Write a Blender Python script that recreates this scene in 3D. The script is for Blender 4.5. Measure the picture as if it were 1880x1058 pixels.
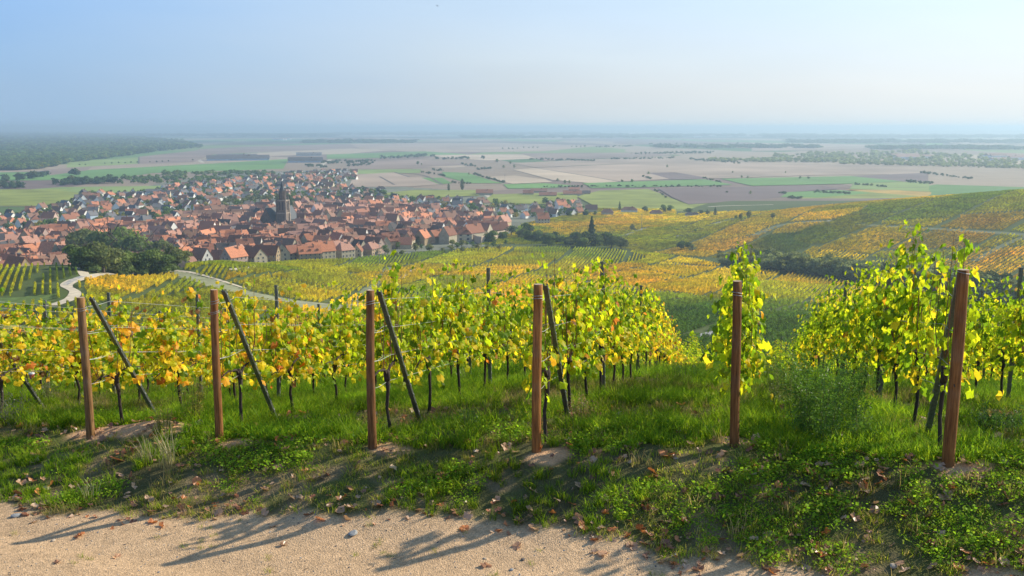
import bpy, math, random
import numpy as np
from mathutils import Vector, Matrix, Euler
R = math.radians
for _o in list(bpy.data.objects): bpy.data.objects.remove(_o)
S = bpy.context.scene
COL = S.collection
random.seed(11)
RNG = np.random.default_rng(11)

# ------------------------------------------------------------------ camera
F_PX, CX, CY, PITCH = 1806.0, 940.0, 529.0, R(9.25)
cam_d = bpy.data.cameras.new("camera"); cam = bpy.data.objects.new("camera", cam_d); COL.objects.link(cam)
cam.location = (0, 0, 0); cam.rotation_euler = (math.pi / 2 - PITCH, 0, 0)
cam_d.sensor_width = 36; cam_d.lens = 36 * F_PX / 1880; cam_d.clip_start = 0.1; cam_d.clip_end = 250000
S.camera = cam
# ------------------------------------------------------------------ world, sun, exposure
SUN_AZ, SUN_EL = R(66), R(32)            # azimuth to the right of straight ahead
world = bpy.data.worlds.new("World"); S.world = world; world.use_nodes = True
wn = world.node_tree; wn.nodes.clear()
w_out = wn.nodes.new("ShaderNodeOutputWorld"); w_bg = wn.nodes.new("ShaderNodeBackground")
w_sky = wn.nodes.new("ShaderNodeTexSky"); w_sky.sky_type = 'NISHITA'; w_sky.sun_disc = False
w_sky.sun_elevation = SUN_EL; w_sky.sun_rotation = SUN_AZ
w_sky.altitude = 200; w_sky.air_density = 1.0; w_sky.dust_density = 1.0; w_sky.ozone_density = 3.0
w_bg.inputs['Strength'].default_value = 0.105
# autumn haze veil over the clear sky: whiter towards the sun, bluer away from it and overhead, all the way round
def wN(t, **k):
    n = wn.nodes.new(t)
    for a, v in k.items(): setattr(n, a, v)
    return n
L = wn.links.new
_sv = (math.sin(SUN_AZ) * math.cos(SUN_EL), math.cos(SUN_AZ) * math.cos(SUN_EL), math.sin(SUN_EL))
w_tc = wN("ShaderNodeTexCoord"); w_sep = wN("ShaderNodeSeparateXYZ"); L(w_tc.outputs['Generated'], w_sep.inputs[0])
w_dot = wN("ShaderNodeVectorMath", operation='DOT_PRODUCT'); w_dot.inputs[1].default_value = _sv; L(w_tc.outputs['Generated'], w_dot.inputs[0])
w_map = wN("ShaderNodeMapping"); w_map.inputs['Scale'].default_value = (1.0, 1.0, 6.0); L(w_tc.outputs['Generated'], w_map.inputs[0])
w_no = wN("ShaderNodeTexNoise"); w_no.inputs['Scale'].default_value = 1.6; w_no.inputs['Detail'].default_value = 6; w_no.inputs['Roughness'].default_value = .5; L(w_map.outputs[0], w_no.inputs['Vector'])
w_nr = wN("ShaderNodeMapRange"); w_nr.inputs[1].default_value = .3; w_nr.inputs[2].default_value = .7; w_nr.inputs[3].default_value = -.07; w_nr.inputs[4].default_value = .07; L(w_no.outputs['Fac'], w_nr.inputs[0])
w_ad = wN("ShaderNodeMath", operation='ADD'); L(w_dot.outputs['Value'], w_ad.inputs[0]); L(w_nr.outputs[0], w_ad.inputs[1])
w_d01 = wN("ShaderNodeMapRange"); w_d01.inputs[1].default_value = -1; w_d01.inputs[2].default_value = 1; L(w_ad.outputs[0], w_d01.inputs[0])
def wramp(stops, src, k):
    r = wN("ShaderNodeValToRGB"); e = r.color_ramp.elements
    for i, (p, c) in enumerate(stops):
        x = e[i] if i < 2 else e.new(p)
        x.position = p; x.color = (*[v / k for v in c], 1)
    m = wN("ShaderNodeVectorMath", operation='SCALE'); m.inputs['Scale'].default_value = k; L(src, r.inputs[0]); L(r.outputs[0], m.inputs[0]); return m.outputs[0]
w_h = wramp([(0, (1.9, 3.2, 5.2)), (1, (9.0, 9.0, 8.7)), (.502, (2.75, 4.1, 5.9)), (.60, (3.7, 4.75, 6.0)), (.698, (5.0, 5.58, 6.1)), (.855, (7.0, 7.35, 7.5))], w_d01.outputs[0], 9.0)
w_v = wramp([(0, (.98, .95, .91)), (1, (.27, .46, .80)), (.035, (.98, .96, .93)), (.065, (.93, .98, 1.01)), (.11, (.83, .96, 1.10)), (.28, (.66, .92, 1.2))], w_sep.outputs[2], 1.4)
w_mul = wN("ShaderNodeVectorMath", operation='MULTIPLY'); L(w_h, w_mul.inputs[0]); L(w_v, w_mul.inputs[1])
w_el = wN("ShaderNodeMapRange"); w_el.inputs[1].default_value = 0.3; w_el.inputs[2].default_value = .9; w_el.inputs[3].default_value = 1.0; w_el.inputs[4].default_value = .35; L(w_sep.outputs[2], w_el.inputs[0])
w_mix = wN("ShaderNodeMixRGB"); L(w_el.outputs[0], w_mix.inputs[0]); L(w_sky.outputs[0], w_mix.inputs[1]); L(w_mul.outputs[0], w_mix.inputs[2])
L(w_mix.outputs[0], w_bg.inputs['Color']); L(w_bg.outputs[0], w_out.inputs['Surface'])
sun_d = bpy.data.lights.new("sun", 'SUN'); sun = bpy.data.objects.new("sun", sun_d); COL.objects.link(sun)
sun_d.energy = 5.0; sun_d.angle = R(0.53); sun_d.color = (1.0, 0.93, 0.77)
SUNV = Vector((math.sin(SUN_AZ) * math.cos(SUN_EL), math.cos(SUN_AZ) * math.cos(SUN_EL), math.sin(SUN_EL)))
sun.rotation_euler = SUNV.to_track_quat('Z', 'Y').to_euler()
S.view_settings.view_transform = 'Standard'; S.view_settings.look = 'None'; S.view_settings.gamma = 1.0
S.view_settings.exposure = 0.40
try: S.view_settings.use_curve_mapping = False
except Exception: pass
S.render.engine = 'CYCLES'
S.cycles.max_bounces = 6; S.cycles.diffuse_bounces = 2; S.cycles.glossy_bounces = 2; S.cycles.transmission_bounces = 4
S.cycles.transparent_max_bounces = 8; S.cycles.volume_bounces = 0
S.cycles.use_denoising = True

# ------------------------------------------------------------------ helpers
def px_dir(px, py):
    px = np.asarray(px, float); py = np.asarray(py, float)
    a = (px - CX) / F_PX; b = (CY - py) / F_PX; cp, sp = math.cos(PITCH), math.sin(PITCH)
    return a, cp + b * sp, -sp + b * cp
def project(x, y, z):
    x = np.asarray(x, float); y = np.asarray(y, float); z = np.asarray(z, float)
    cp, sp = math.cos(PITCH), math.sin(PITCH)
    dep = y * cp - z * sp; up = y * sp + z * cp
    return CX + F_PX * x / dep, CY - F_PX * up / dep, dep
def sstep(a, b, x):
    t = np.clip((x - a) / (b - a), 0, 1); return t * t * (3 - 2 * t)
_tab = np.random.default_rng(5).random((256, 256))
def vnoise(x, y, s=1.0, seed=0):
    x = np.asarray(x, float) / s + seed * 17.31; y = np.asarray(y, float) / s + seed * 9.77
    ix = np.floor(x).astype(int); iy = np.floor(y).astype(int); fx = x - ix; fy = y - iy
    fx = fx * fx * (3 - 2 * fx); fy = fy * fy * (3 - 2 * fy)
    g = lambda a, b: _tab[a % 256, b % 256]
    return (g(ix, iy) * (1 - fx) + g(ix + 1, iy) * fx) * (1 - fy) + (g(ix, iy + 1) * (1 - fx) + g(ix + 1, iy + 1) * fx) * fy
def fnoise(x, y, s=1.0, seed=0, o=3):
    r = 0; a = 1; t = 0
    for i in range(o): r = r + a * vnoise(x, y, s / 2 ** i, seed + i); t += a; a *= .5
    return r / t
def tag(o, label=None, cat=None, group=None, kind=None):
    if label: o['label'] = label
    if cat: o['category'] = cat
    if group: o['group'] = group
    if kind: o['kind'] = kind
    return o
def mesh(name, V, F, mats=None, col=None, mi=None, smooth=False):
    me = bpy.data.meshes.new(name)
    V = np.asarray(V, float)
    me.from_pydata(V.tolist(), [], F.tolist() if isinstance(F, np.ndarray) else F)
    for m in (mats or []): me.materials.append(m)
    if mi is not None: me.polygons.foreach_set('material_index', np.asarray(mi, dtype=np.int32))
    if col is not None:
        at = me.attributes.new('Col', 'FLOAT_COLOR', 'POINT'); c = np.ones((len(V), 4), np.float32); c[:, :3] = col
        at.data.foreach_set('color', c.ravel())
    if smooth: me.polygons.foreach_set('use_smooth', np.ones(len(me.polygons), bool))
    me.update(); return me
def link(name, me, parent=None, loc=None, rot=None, sc=None):
    o = bpy.data.objects.new(name, me); COL.objects.link(o)
    if parent: o.parent = parent
    if loc is not None: o.location = loc
    if rot is not None: o.rotation_euler = rot
    if sc is not None: o.scale = sc
    return o
class MB:
    """collects simple solids into one mesh"""
    def __init__(s): s.V = []; s.F = []; s.M = []
    def add(s, V, F, m=0):
        b = len(s.V); s.V += [tuple(v) for v in V]; s.F += [tuple(i + b for i in f) for f in F]; s.M += [m] * len(F); return s
    def box(s, x0, x1, y0, y1, z0, z1, m=0, M=None):
        V = [(x, y, z) for z in (z0, z1) for x, y in ((x0, y0), (x1, y0), (x1, y1), (x0, y1))]
        if M is not None: V = [tuple(M @ Vector(v)) for v in V]
        return s.add(V, [(0, 3, 2, 1), (4, 5, 6, 7), (0, 1, 5, 4), (1, 2, 6, 5), (2, 3, 7, 6), (3, 0, 4, 7)], m)
    def tube(s, pts, rad, n=8, m=0, caps=True):
        pts = [Vector(p) for p in pts]; rad = rad if hasattr(rad, '__len__') else [rad] * len(pts); V = []; F = []
        for i, p in enumerate(pts):
            t = (pts[min(i + 1, len(pts) - 1)] - pts[max(i - 1, 0)]).normalized()
            u = t.cross(Vector((0.02, 1, 0.01))); u = u.normalized() if u.length > .1 else t.cross(Vector((1, 0, 0))).normalized()
            w = t.cross(u)
            for k in range(n):
                a = 2 * math.pi * k / n; V.append(p + (u * math.cos(a) + w * math.sin(a)) * rad[i])
        for i in range(len(pts) - 1):
            for k in range(n): F.append((i * n + k, i * n + (k + 1) % n, (i + 1) * n + (k + 1) % n, (i + 1) * n + k))
        if caps: F += [tuple(range(n))[::-1], tuple(range((len(pts) - 1) * n, len(pts) * n))]
        return s.add(V, F, m)
    def mesh(s, name, mats, col=None, smooth=False): return mesh(name, s.V, s.F, mats, col, s.M, smooth)

# ------------------------------------------------------------------ materials
def mat(name, base=(.5, .5, .5), rough=.8, metal=0.0, noise=None, bump=0, spec=.3, objcol=False, vcol=False, scale=(1, 1, 1), tint=False, dark=.6):
    m = bpy.data.materials.new(name); m.use_nodes = True; nt = m.node_tree; p = nt.nodes['Principled BSDF']; l = nt.links.new
    p.inputs['Roughness'].default_value = rough; p.inputs['Metallic'].default_value = metal; p.inputs['Specular IOR Level'].default_value = spec
    src = None
    if objcol: src = nt.nodes.new('ShaderNodeObjectInfo').outputs['Color']
    if vcol: a = nt.nodes.new('ShaderNodeAttribute'); a.attribute_name = 'Col'; src = a.outputs['Color']
    if src is None:
        c = nt.nodes.new('ShaderNodeRGB'); c.outputs[0].default_value = (*base, 1); src = c.outputs[0]
    if noise:
        tc = nt.nodes.new('ShaderNodeTexCoord'); mp = nt.nodes.new('ShaderNodeMapping'); mp.inputs['Scale'].default_value = scale
        n = nt.nodes.new('ShaderNodeTexNoise'); n.inputs['Scale'].default_value = noise; n.inputs['Detail'].default_value = 6
        l(tc.outputs['Object'], mp.inputs[0]); l(mp.outputs[0], n.inputs['Vector'])
        mr = nt.nodes.new('ShaderNodeMapRange'); mr.inputs[1].default_value = .3; mr.inputs[2].default_value = .7; mr.inputs[3].default_value = dark; mr.inputs[4].default_value = 1.25
        l(n.outputs['Fac'], mr.inputs[0])
        mx = nt.nodes.new('ShaderNodeVectorMath'); mx.operation = 'SCALE'; l(src, mx.inputs[0]); l(mr.outputs[0], mx.inputs['Scale']); src = mx.outputs[0]
        if bump:
            b = nt.nodes.new('ShaderNodeBump'); b.inputs['Strength'].default_value = bump; b.inputs['Distance'].default_value = .02
            l(n.outputs['Fac'], b.inputs['Height']); l(b.outputs[0], p.inputs['Normal'])
    l(src, p.inputs['Base Color'])
    return m
def leafmat(name, trans=.5, tint=False, gloss=.06, boost=1.5, rough=.4):
    """thin leaves: diffuse + light through the blade; colour from 'Col', times an instance tint"""
    m = bpy.data.materials.new(name); m.use_nodes = True; nt = m.node_tree; nt.nodes.clear(); l = nt.links.new; N = nt.nodes.new
    out = N('ShaderNodeOutputMaterial'); a = N('ShaderNodeAttribute'); a.attribute_name = 'Col'; src = a.outputs['Color']
    if tint:
        b = N('ShaderNodeAttribute'); b.attribute_type = 'INSTANCER'; b.attribute_name = 'tint'
        mu = N('ShaderNodeVectorMath'); mu.operation = 'MULTIPLY'; l(src, mu.inputs[0]); l(b.outputs['Vector'], mu.inputs[1]); src = mu.outputs[0]
    d = N('ShaderNodeBsdfDiffuse'); t = N('ShaderNodeBsdfTranslucent'); g = N('ShaderNodeBsdfGlossy'); g.inputs['Roughness'].default_value = rough
    g.inputs['Color'].default_value = (.9, .9, .9, 1)
    sc = N('ShaderNodeVectorMath'); sc.operation = 'MULTIPLY'; sc.inputs[1].default_value = (boost, boost * 1.02, boost * .7); l(src, sc.inputs[0])
    l(src, d.inputs['Color']); l(sc.outputs[0], t.inputs['Color'])
    m1 = N('ShaderNodeMixShader'); m1.inputs[0].default_value = trans; l(d.outputs[0], m1.inputs[1]); l(t.outputs[0], m1.inputs[2])
    m2 = N('ShaderNodeMixShader'); m2.inputs[0].default_value = gloss; l(m1.outputs[0], m2.inputs[1]); l(g.outputs[0], m2.inputs[2])
    l(m2.outputs[0], out.inputs['Surface']); return m
M_leaf = leafmat('vine_leaf', .55, False, .012, 1.85, .45)
M_leafT = leafmat('vine_leaf_far', .5, True, .004, 1.5, .6)
M_grass = leafmat('grass_blade', .5, True, .006, 1.75, .5)
M_tree = leafmat('tree_leaf', .4, True, .01, 1.4, .6)
M_treeO = leafmat('tree_leaf_near', .4, False, .015, 1.4, .6)
M_dead = leafmat('dead_leaf', .25, False, .05, 1.2)
M_bark = mat('bark', (.10, .075, .055), .9, noise=14, bump=.6, scale=(1, 1, .3))
M_vinebark = mat('vine_bark', (.055, .04, .032), .95, noise=60, bump=.8, scale=(1, 1, .2))
M_cane = mat('cane', (.22, .10, .05), .7, noise=30)

# ------------------------------------------------------------------ geometry-node scatter (stuff only)
PROTO = bpy.data.collections.new("prototypes")      # never linked: only feeds the stuff scatters
def proto_collection(name, meshes):
    c = bpy.data.collections.new(name)
    for i, me in enumerate(meshes):
        o = bpy.data.objects.new(f"{name}_{i:02d}", me); c.objects.link(o)
    return c
_ng = {}
def scatter_group(coll):
    if coll.name in _ng: return _ng[coll.name]
    g = bpy.data.node_groups.new('scatter_' + coll.name, 'GeometryNodeTree')
    g.interface.new_socket('Geometry', in_out='INPUT', socket_type='NodeSocketGeometry'); g.interface.new_socket('Geometry', in_out='OUTPUT', socket_type='NodeSocketGeometry')
    N = g.nodes.new; gi = N('NodeGroupInput'); go = N('NodeGroupOutput'); ip = N('GeometryNodeInstanceOnPoints'); ci = N('GeometryNodeCollectionInfo')
    ci.inputs['Collection'].default_value = coll; ci.inputs['Separate Children'].default_value = True; ci.inputs['Reset Children'].default_value = True
    ip.inputs['Pick Instance'].default_value = True
    def na(n, t): a = N('GeometryNodeInputNamedAttribute'); a.data_type = t; a.inputs['Name'].default_value = n; return a.outputs[0]
    l = g.links.new
    l(gi.outputs[0], ip.inputs['Points']); l(ci.outputs[0], ip.inputs['Instance']); l(na('pick', 'INT'), ip.inputs['Instance Index'])
    l(na('rot', 'FLOAT_VECTOR'), ip.inputs['Rotation']); l(na('scl', 'FLOAT_VECTOR'), ip.inputs['Scale']); l(ip.outputs[0], go.inputs[0])
    _ng[coll.name] = g; return g
def scatter(name, coll, P, rot, scl, tint, pick, label, cat, parent=None):
    n = len(P)
    if n == 0: return None
    me = bpy.data.meshes.new(name); me.vertices.add(n); me.vertices.foreach_set('co', np.asarray(P, np.float32).ravel())
    def at(nm, ty, arr, key='vector'): a = me.attributes.new(nm, ty, 'POINT'); a.data.foreach_set(key, np.ascontiguousarray(arr).ravel())
    at('rot', 'FLOAT_VECTOR', np.asarray(rot, np.float32)); at('scl', 'FLOAT_VECTOR', np.asarray(scl, np.float32)); at('tint', 'FLOAT_VECTOR', np.asarray(tint, np.float32))
    at('pick', 'INT', np.asarray(pick, np.int32), 'value')
    me.update(); o = link(name, me, parent); md = o.modifiers.new('scatter', 'NODES'); md.node_group = scatter_group(coll)
    return tag(o, label, cat, kind='stuff')

# ------------------------------------------------------------------ terrain
KD = [50, 100, 150, 200, 250, 300, 350, 400, 450, 500, 560, 630, 700, 800, 900, 1000, 1150, 1300, 1600]
BASE = [-12.3, -25.5, -37.5, -47, -55, -62, -68.3, -74, -79.3, -84, -89, -94.3, -98.5, -102.5, -105, -107, -107.5, -108, -108]
LEFT = [-12.5, -24.5, -34, -42.5, -49.5, -53.2, -56, -58.3, -60, -61.5, -73, -87, -96, -103, -105, -107, -107.5, -108, -108]
C200 = [-12.4, -25, -35.5, -44, -51.5, -57, -60, -62.5, -65, -70, -79, -89, -97, -102.5, -105, -107, -107.5, -108, -108]
C400 = [-12.3, -25.5, -37, -46, -53.5, -59, -63, -66.5, -68.5, -70, -71.5, -83, -95, -102, -105, -107, -107.5, -108, -108]
C560 = [-12.3, -25.5, -37.5, -47, -54.5, -61, -66.5, -71, -75.3, -78.5, -81, -87, -94, -101.5, -105, -107, -107.5, -108, -108]
C1400 = BASE[:12] + [-98.5, -97, -94, -90.5, -95, -103, -108]
C1600 = BASE[:9] + [-84.5, -90, -94, -92.5, -87, -81, -75, -79, -92, -108]
C1880 = BASE[:8] + [-80, -85.5, -88.5, -84.5, -79, -71, -64, -58.5, -62, -80, -105]
C2200 = BASE[:7] + [-73, -78, -80.5, -78, -72, -66, -57, -49, -43, -48, -65, -100]
COLS = [(-3000, LEFT), (0, LEFT), (130, LEFT), (220, C200), (400, C400), (560, C560), (690, BASE), (1230, BASE), (1400, C1400), (1600, C1600), (1880, C1880), (2200, C2200), (5000, C2200)]
TPX = np.arange(-3000, 5001, 20.0); TLD = np.linspace(math.log(40), math.log(2000), 260)
_rows = np.array([np.interp(np.exp(TLD), KD, c[1]) for c in COLS])
TAB = np.array([[0.0]]) if False else np.stack([np.interp(TPX, [c[0] for c in COLS], _rows[:, j]) for j in range(len(TLD))], 1)
def _blur(A, ax, n):
    for _ in range(n):
        P = np.pad(A, [(1, 1) if i == ax else (0, 0) for i in range(2)], mode='edge')
        A = (np.take(P, range(0, A.shape[ax]), ax) + 2 * A + np.take(P, range(2, A.shape[ax] + 2), ax)) / 4
    return A
TAB = _blur(_blur(TAB, 0, 6), 1, 12)
POSTS = [(-5.5, 12.8, -4.10), (-3.57, 12.0, -3.88), (-1.62, 11.4, -3.78), (.27, 10.75, -3.61), (2.46, 10.9, -3.60), (4.53, 9.8, -3.44)]
_kx = np.arange(-44, 36, .25)
def _sm(ys):
    a = np.interp(_kx, [-40, -14, -5.5, -3.57, -1.62, .27, 2.46, 4.53, 6.6, 30], ys); k = np.hanning(13); k /= k.sum(); return np.convolve(np.pad(a, 6, mode='edge'), k, mode='valid')
_px = _kx; _py = _sm([24, 15.6, 12.8, 12.0, 11.4, 10.9, 10.6, 9.9, 9.2, 2]); _pz = _sm([-5.0, -4.55, -4.08, -3.90, -3.78, -3.65, -3.56, -3.47, -3.40, -2.9])
def q_of(x, y): return y - np.interp(x, _px, _py)
_ep = np.array([(-200, 880), (0, 903), (70, 925), (400, 938), (640, 955), (900, 975), (1080, 1003), (1250, 1030), (1400, 1050), (1600, 1074), (1850, 1105)], float)
_ea, _eb, _ec = px_dir(_ep[:, 0], _ep[:, 1]); _et = -4.17 / _ec; _eX, _eQ = _ea * _et, q_of(_ea * _et, _eb * _et)
def edge_q(x, y): return np.interp(x, _eX, _eQ) + (fnoise(x, y, 1.1, 3, 4) - .5) * .7
def near_h(x, y):
    q = q_of(x, y); zp = np.interp(x, _px, _pz)
    back = np.interp(q, [0, 1.4, 5.5, 14, 39, 80], [0, .15, .83, 2.6, 8.7, 19])
    back = back + sstep(.5, 9, q) * (1 - sstep(-6.0, 1.0, x)) * .5
    zt = -4.20 + .02 * np.clip(x, -6, 6)
    bank = sstep(-2.3, .2, q)
    z = zt * (1 - bank) + zp * bank - back
    z = z + (fnoise(x, y, .9, 1, 3) - .5) * .16 * sstep(-2.2, -1.2, q) + (fnoise(x, y, 2.5, 7, 2) - .5) * .05
    # dug earth beside the leftmost post
    z = z + .10 * np.exp(-(((x + 4.9) / .75) ** 2 + ((y - 12.75) / .35) ** 2))
    # gentle wheel ruts in the track
    z = z - .03 * np.exp(-((q + 2.7) / .3) ** 2)
    return z
def height(x, y):
    x = np.asarray(x, float); y = np.asarray(y, float); d = np.hypot(x, y)
    az = np.arctan2(x, np.maximum(y, -1e9)); az = np.clip(az, -1.05, 1.1); px = CX + 1800 * np.tan(az)
    u = np.clip((px - TPX[0]) / 20, 0, len(TPX) - 1.001); v = np.clip((np.log(np.maximum(d, 1)) - TLD[0]) / (TLD[1] - TLD[0]), 0, len(TLD) - 1.001)
    i = u.astype(int); j = v.astype(int); fu = u - i; fv = v - j
    far = (TAB[i, j] * (1 - fu) + TAB[i + 1, j] * fu) * (1 - fv) + (TAB[i, j + 1] * (1 - fu) + TAB[i + 1, j + 1] * fu) * fv
    w = sstep(90, 200, d) * (1 - sstep(560, 760, d))
    far = far + w * (fnoise(x, y, 70, 4, 2) - .5) * 3.0
    nr = near_h(x, np.maximum(y, -3.0))
    b = sstep(26, 62, d)
    return nr * (1 - b) + far * b
DM = np.geomspace(4, 60000, 1500)
def at(px, py):
    """the point of the ground seen at a pixel of the photograph"""
    sh = np.broadcast(np.asarray(px, float), np.asarray(py, float)).shape
    if len(sh) == 1 and sh[0] > 1500:
        px = np.broadcast_to(px, sh); py = np.broadcast_to(py, sh)
        return tuple(np.concatenate(c) for c in zip(*[at(px[i:i + 1500], py[i:i + 1500]) for i in range(0, sh[0], 1500)]))
    a, b, c = px_dir(np.broadcast_to(px, sh).ravel(), np.broadcast_to(py, sh).ravel())
    h = np.hypot(a, b); X = (a / h)[:, None] * DM; Y = (b / h)[:, None] * DM; Z = (c / h)[:, None] * DM
    H = height(X, Y); below = Z <= H; k = np.argmax(below, 1); k = np.where(below.any(1), k, len(DM) - 1); k = np.maximum(k, 1); r = np.arange(len(k))
    g0 = Z[r, k - 1] - H[r, k - 1]; g1 = Z[r, k] - H[r, k]; t = np.clip(g0 / np.maximum(g0 - g1, 1e-9), 0, 1)
    D = DM[k - 1] * (1 - t) + DM[k] * t; X = (a / h) * D; Y = (b / h) * D
    return X.reshape(sh), Y.reshape(sh), height(X, Y).reshape(sh)
def in_poly(x, y, poly):
    x = np.asarray(x); y = np.asarray(y); c = np.zeros(x.shape, bool); n = len(poly)
    for i in range(n):
        x0, y0 = poly[i]; x1, y1 = poly[(i + 1) % n]
        if y0 == y1: continue
        c ^= ((y0 > y) != (y1 > y)) & (x < (x1 - x0) * (y - y0) / (y1 - y0) + x0)
    return c
def world_poly(pts):
    X, Y, Z = at([p[0] for p in pts], [p[1] for p in pts]); return list(zip(X.tolist(), Y.tolist()))
# ------------------------------------------------------------------ ground sheet (one polar grid, split by region)
az = np.concatenate([np.arange(-180, -40, 3.0), np.arange(-40, 40, .13), np.arange(40, 180.1, 3.0)])
az = np.radians(az)
dd = np.concatenate([[.3, 1, 2, 3, 4, 5, 6], np.arange(7, 16, .07), np.geomspace(16, 60, 90), np.geomspace(61, 1700, 210), np.geomspace(1740, 60000, 50)])
nA, nD = len(az), len(dd)
GX = np.sin(az)[:, None] * dd[None, :]; GY = np.cos(az)[:, None] * dd[None, :]
GZ = height(GX, GY)
GD = np.broadcast_to(dd[None, :], GX.shape)
q = q_of(GX, GY); eq = edge_q(GX, GY)
SAND = np.array([.53, .345, .195]); SOIL = np.array([.11, .085, .045]); TURF = np.array([.10, .12, .025]); GREEN = np.array([.07, .11, .02]); DIRT = np.array([.58, .34, .18])
def lerp3(a, b, t): return a + (b - a) * t[..., None]
col = np.broadcast_to(SAND, GX.shape + (3,)).copy() * (.70 + .36 * fnoise(GX, GY, 1.7, 21, 4) + .26 * fnoise(GX * .35 + GY * .1, GY * 1.6, .5, 23, 3))[..., None]
tg = sstep(-.12, .12, q - eq)
turf = lerp3(SOIL, TURF, fnoise(GX, GY, .8, 31, 3))
# bare patches round the post feet and the dug mound
bare = np.zeros(GX.shape)
for x, y, z in POSTS: bare = np.maximum(bare, np.exp(-(((GX - x - .15) / .36) ** 2 + ((GY - y) / .26) ** 2)) * 1.1)
bare = np.maximum(bare, 1.6 * np.exp(-(((GX + 5.0) / .95) ** 2 + ((GY - 12.75) / .42) ** 2)))
bare = np.clip(bare * (.6 + .8 * fnoise(GX, GY, .3, 41, 3)), 0, 1)
turf = lerp3(turf, DIRT, sstep(.45, .75, bare))
turf = lerp3(turf, np.array([.26, .18, .10]), (sstep(.52, .66, fnoise(GX, GY, .55, 43, 3)) * (1 - sstep(-.8, .4, q)) * .8))
bare_fn = lambda x, y: np.clip(np.maximum(1.6 * np.exp(-(((x + 5.0) / .95) ** 2 + ((y - 12.75) / .42) ** 2)), np.max([1.2 * np.exp(-(((x - p[0] - .1) / .30) ** 2 + ((y - p[1]) / .22) ** 2)) for p in POSTS], 0)), 0, 1)
col = lerp3(col, turf, tg)
farc = lerp3(np.array([.055, .085, .018]), np.array([.10, .11, .035]), fnoise(GX, GY, 40, 51, 3))
col = lerp3(col, farc, sstep(30, 70, GD))
V = np.stack([GX, GY, GZ], -1).reshape(-1, 3); C = col.reshape(-1, 3)
fi = np.arange(nA - 1)[:, None] * nD + np.arange(nD - 1)[None, :]
FQ = np.stack([fi, fi + 1, fi + nD + 1, fi + nD], -1)           # upward normals checked below
cx = (GX[:-1, :-1] + GX[1:, 1:]) / 2; cy = (GY[:-1, :-1] + GY[1:, 1:]) / 2; cd = np.hypot(cx, cy)
region = np.where(cd > 1500, 3, np.where(cd > 66, 2, np.where(q_of(cx, cy) < edge_q(cx, cy), 0, 1)))
def ground_mat(name, scale1, scale2, bump, lo=.72, hi=1.25, speck=False):
    m = bpy.data.materials.new(name); m.use_nodes = True; nt = m.node_tree; l = nt.links.new; N = nt.nodes.new; p = nt.nodes['Principled BSDF']
    p.inputs['Roughness'].default_value = .95; p.inputs['Specular IOR Level'].default_value = .1
    a = N('ShaderNodeAttribute'); a.attribute_name = 'Col'; tc = N('ShaderNodeTexCoord')
    n1 = N('ShaderNodeTexNoise'); n1.inputs['Scale'].default_value = scale1; n1.inputs['Detail'].default_value = 8; n1.inputs['Roughness'].default_value = .65
    n2 = N('ShaderNodeTexNoise'); n2.inputs['Scale'].default_value = scale2; n2.inputs['Detail'].default_value = 3
    l(tc.outputs['Object'], n1.inputs['Vector']); l(tc.outputs['Object'], n2.inputs['Vector'])
    ad = N('ShaderNodeMath'); ad.operation = 'ADD'; l(n1.outputs['Fac'], ad.inputs[0]); l(n2.outputs['Fac'], ad.inputs[1])
    mr = N('ShaderNodeMapRange'); mr.inputs[1].default_value = .7; mr.inputs[2].default_value = 1.3; mr.inputs[3].default_value = lo; mr.inputs[4].default_value = hi; l(ad.outputs[0], mr.inputs[0])
    s = N('ShaderNodeVectorMath'); s.operation = 'SCALE'; l(a.outputs['Color'], s.inputs[0]); l(mr.outputs[0], s.inputs['Scale']); src = s.outputs[0]
    if speck:
        v = N('ShaderNodeTexVoronoi'); v.inputs['Scale'].default_value = 60; l(tc.outputs['Object'], v.inputs['Vector'])
        sp = N('ShaderNodeSeparateColor'); l(v.outputs['Color'], sp.inputs[0])
        rr = N('ShaderNodeMapRange'); rr.inputs[1].default_value = 0; rr.inputs[2].default_value = 1; rr.inputs[3].default_value = .78; rr.inputs[4].default_value = 1.2; l(sp.outputs[0], rr.inputs[0])
        s2 = N('ShaderNodeVectorMath'); s2.operation = 'SCALE'; l(src, s2.inputs[0]); l(rr.outputs[0], s2.inputs['Scale']); src = s2.outputs[0]
    l(src, p.inputs['Base Color'])
    b = N('ShaderNodeBump'); b.inputs['Strength'].default_value = bump; b.inputs['Distance'].default_value = .03; l(ad.outputs[0], b.inputs['Height']); l(b.outputs[0], p.inputs['Normal'])
    return m
M_track = ground_mat('sandy_track', 9, 70, .55, .75, 1.22, True)
M_turf = ground_mat('turf_soil', 5, 45, .8)
M_hill = ground_mat('hillside_soil', .12, 1.3, .2, .8, 1.2)
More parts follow.
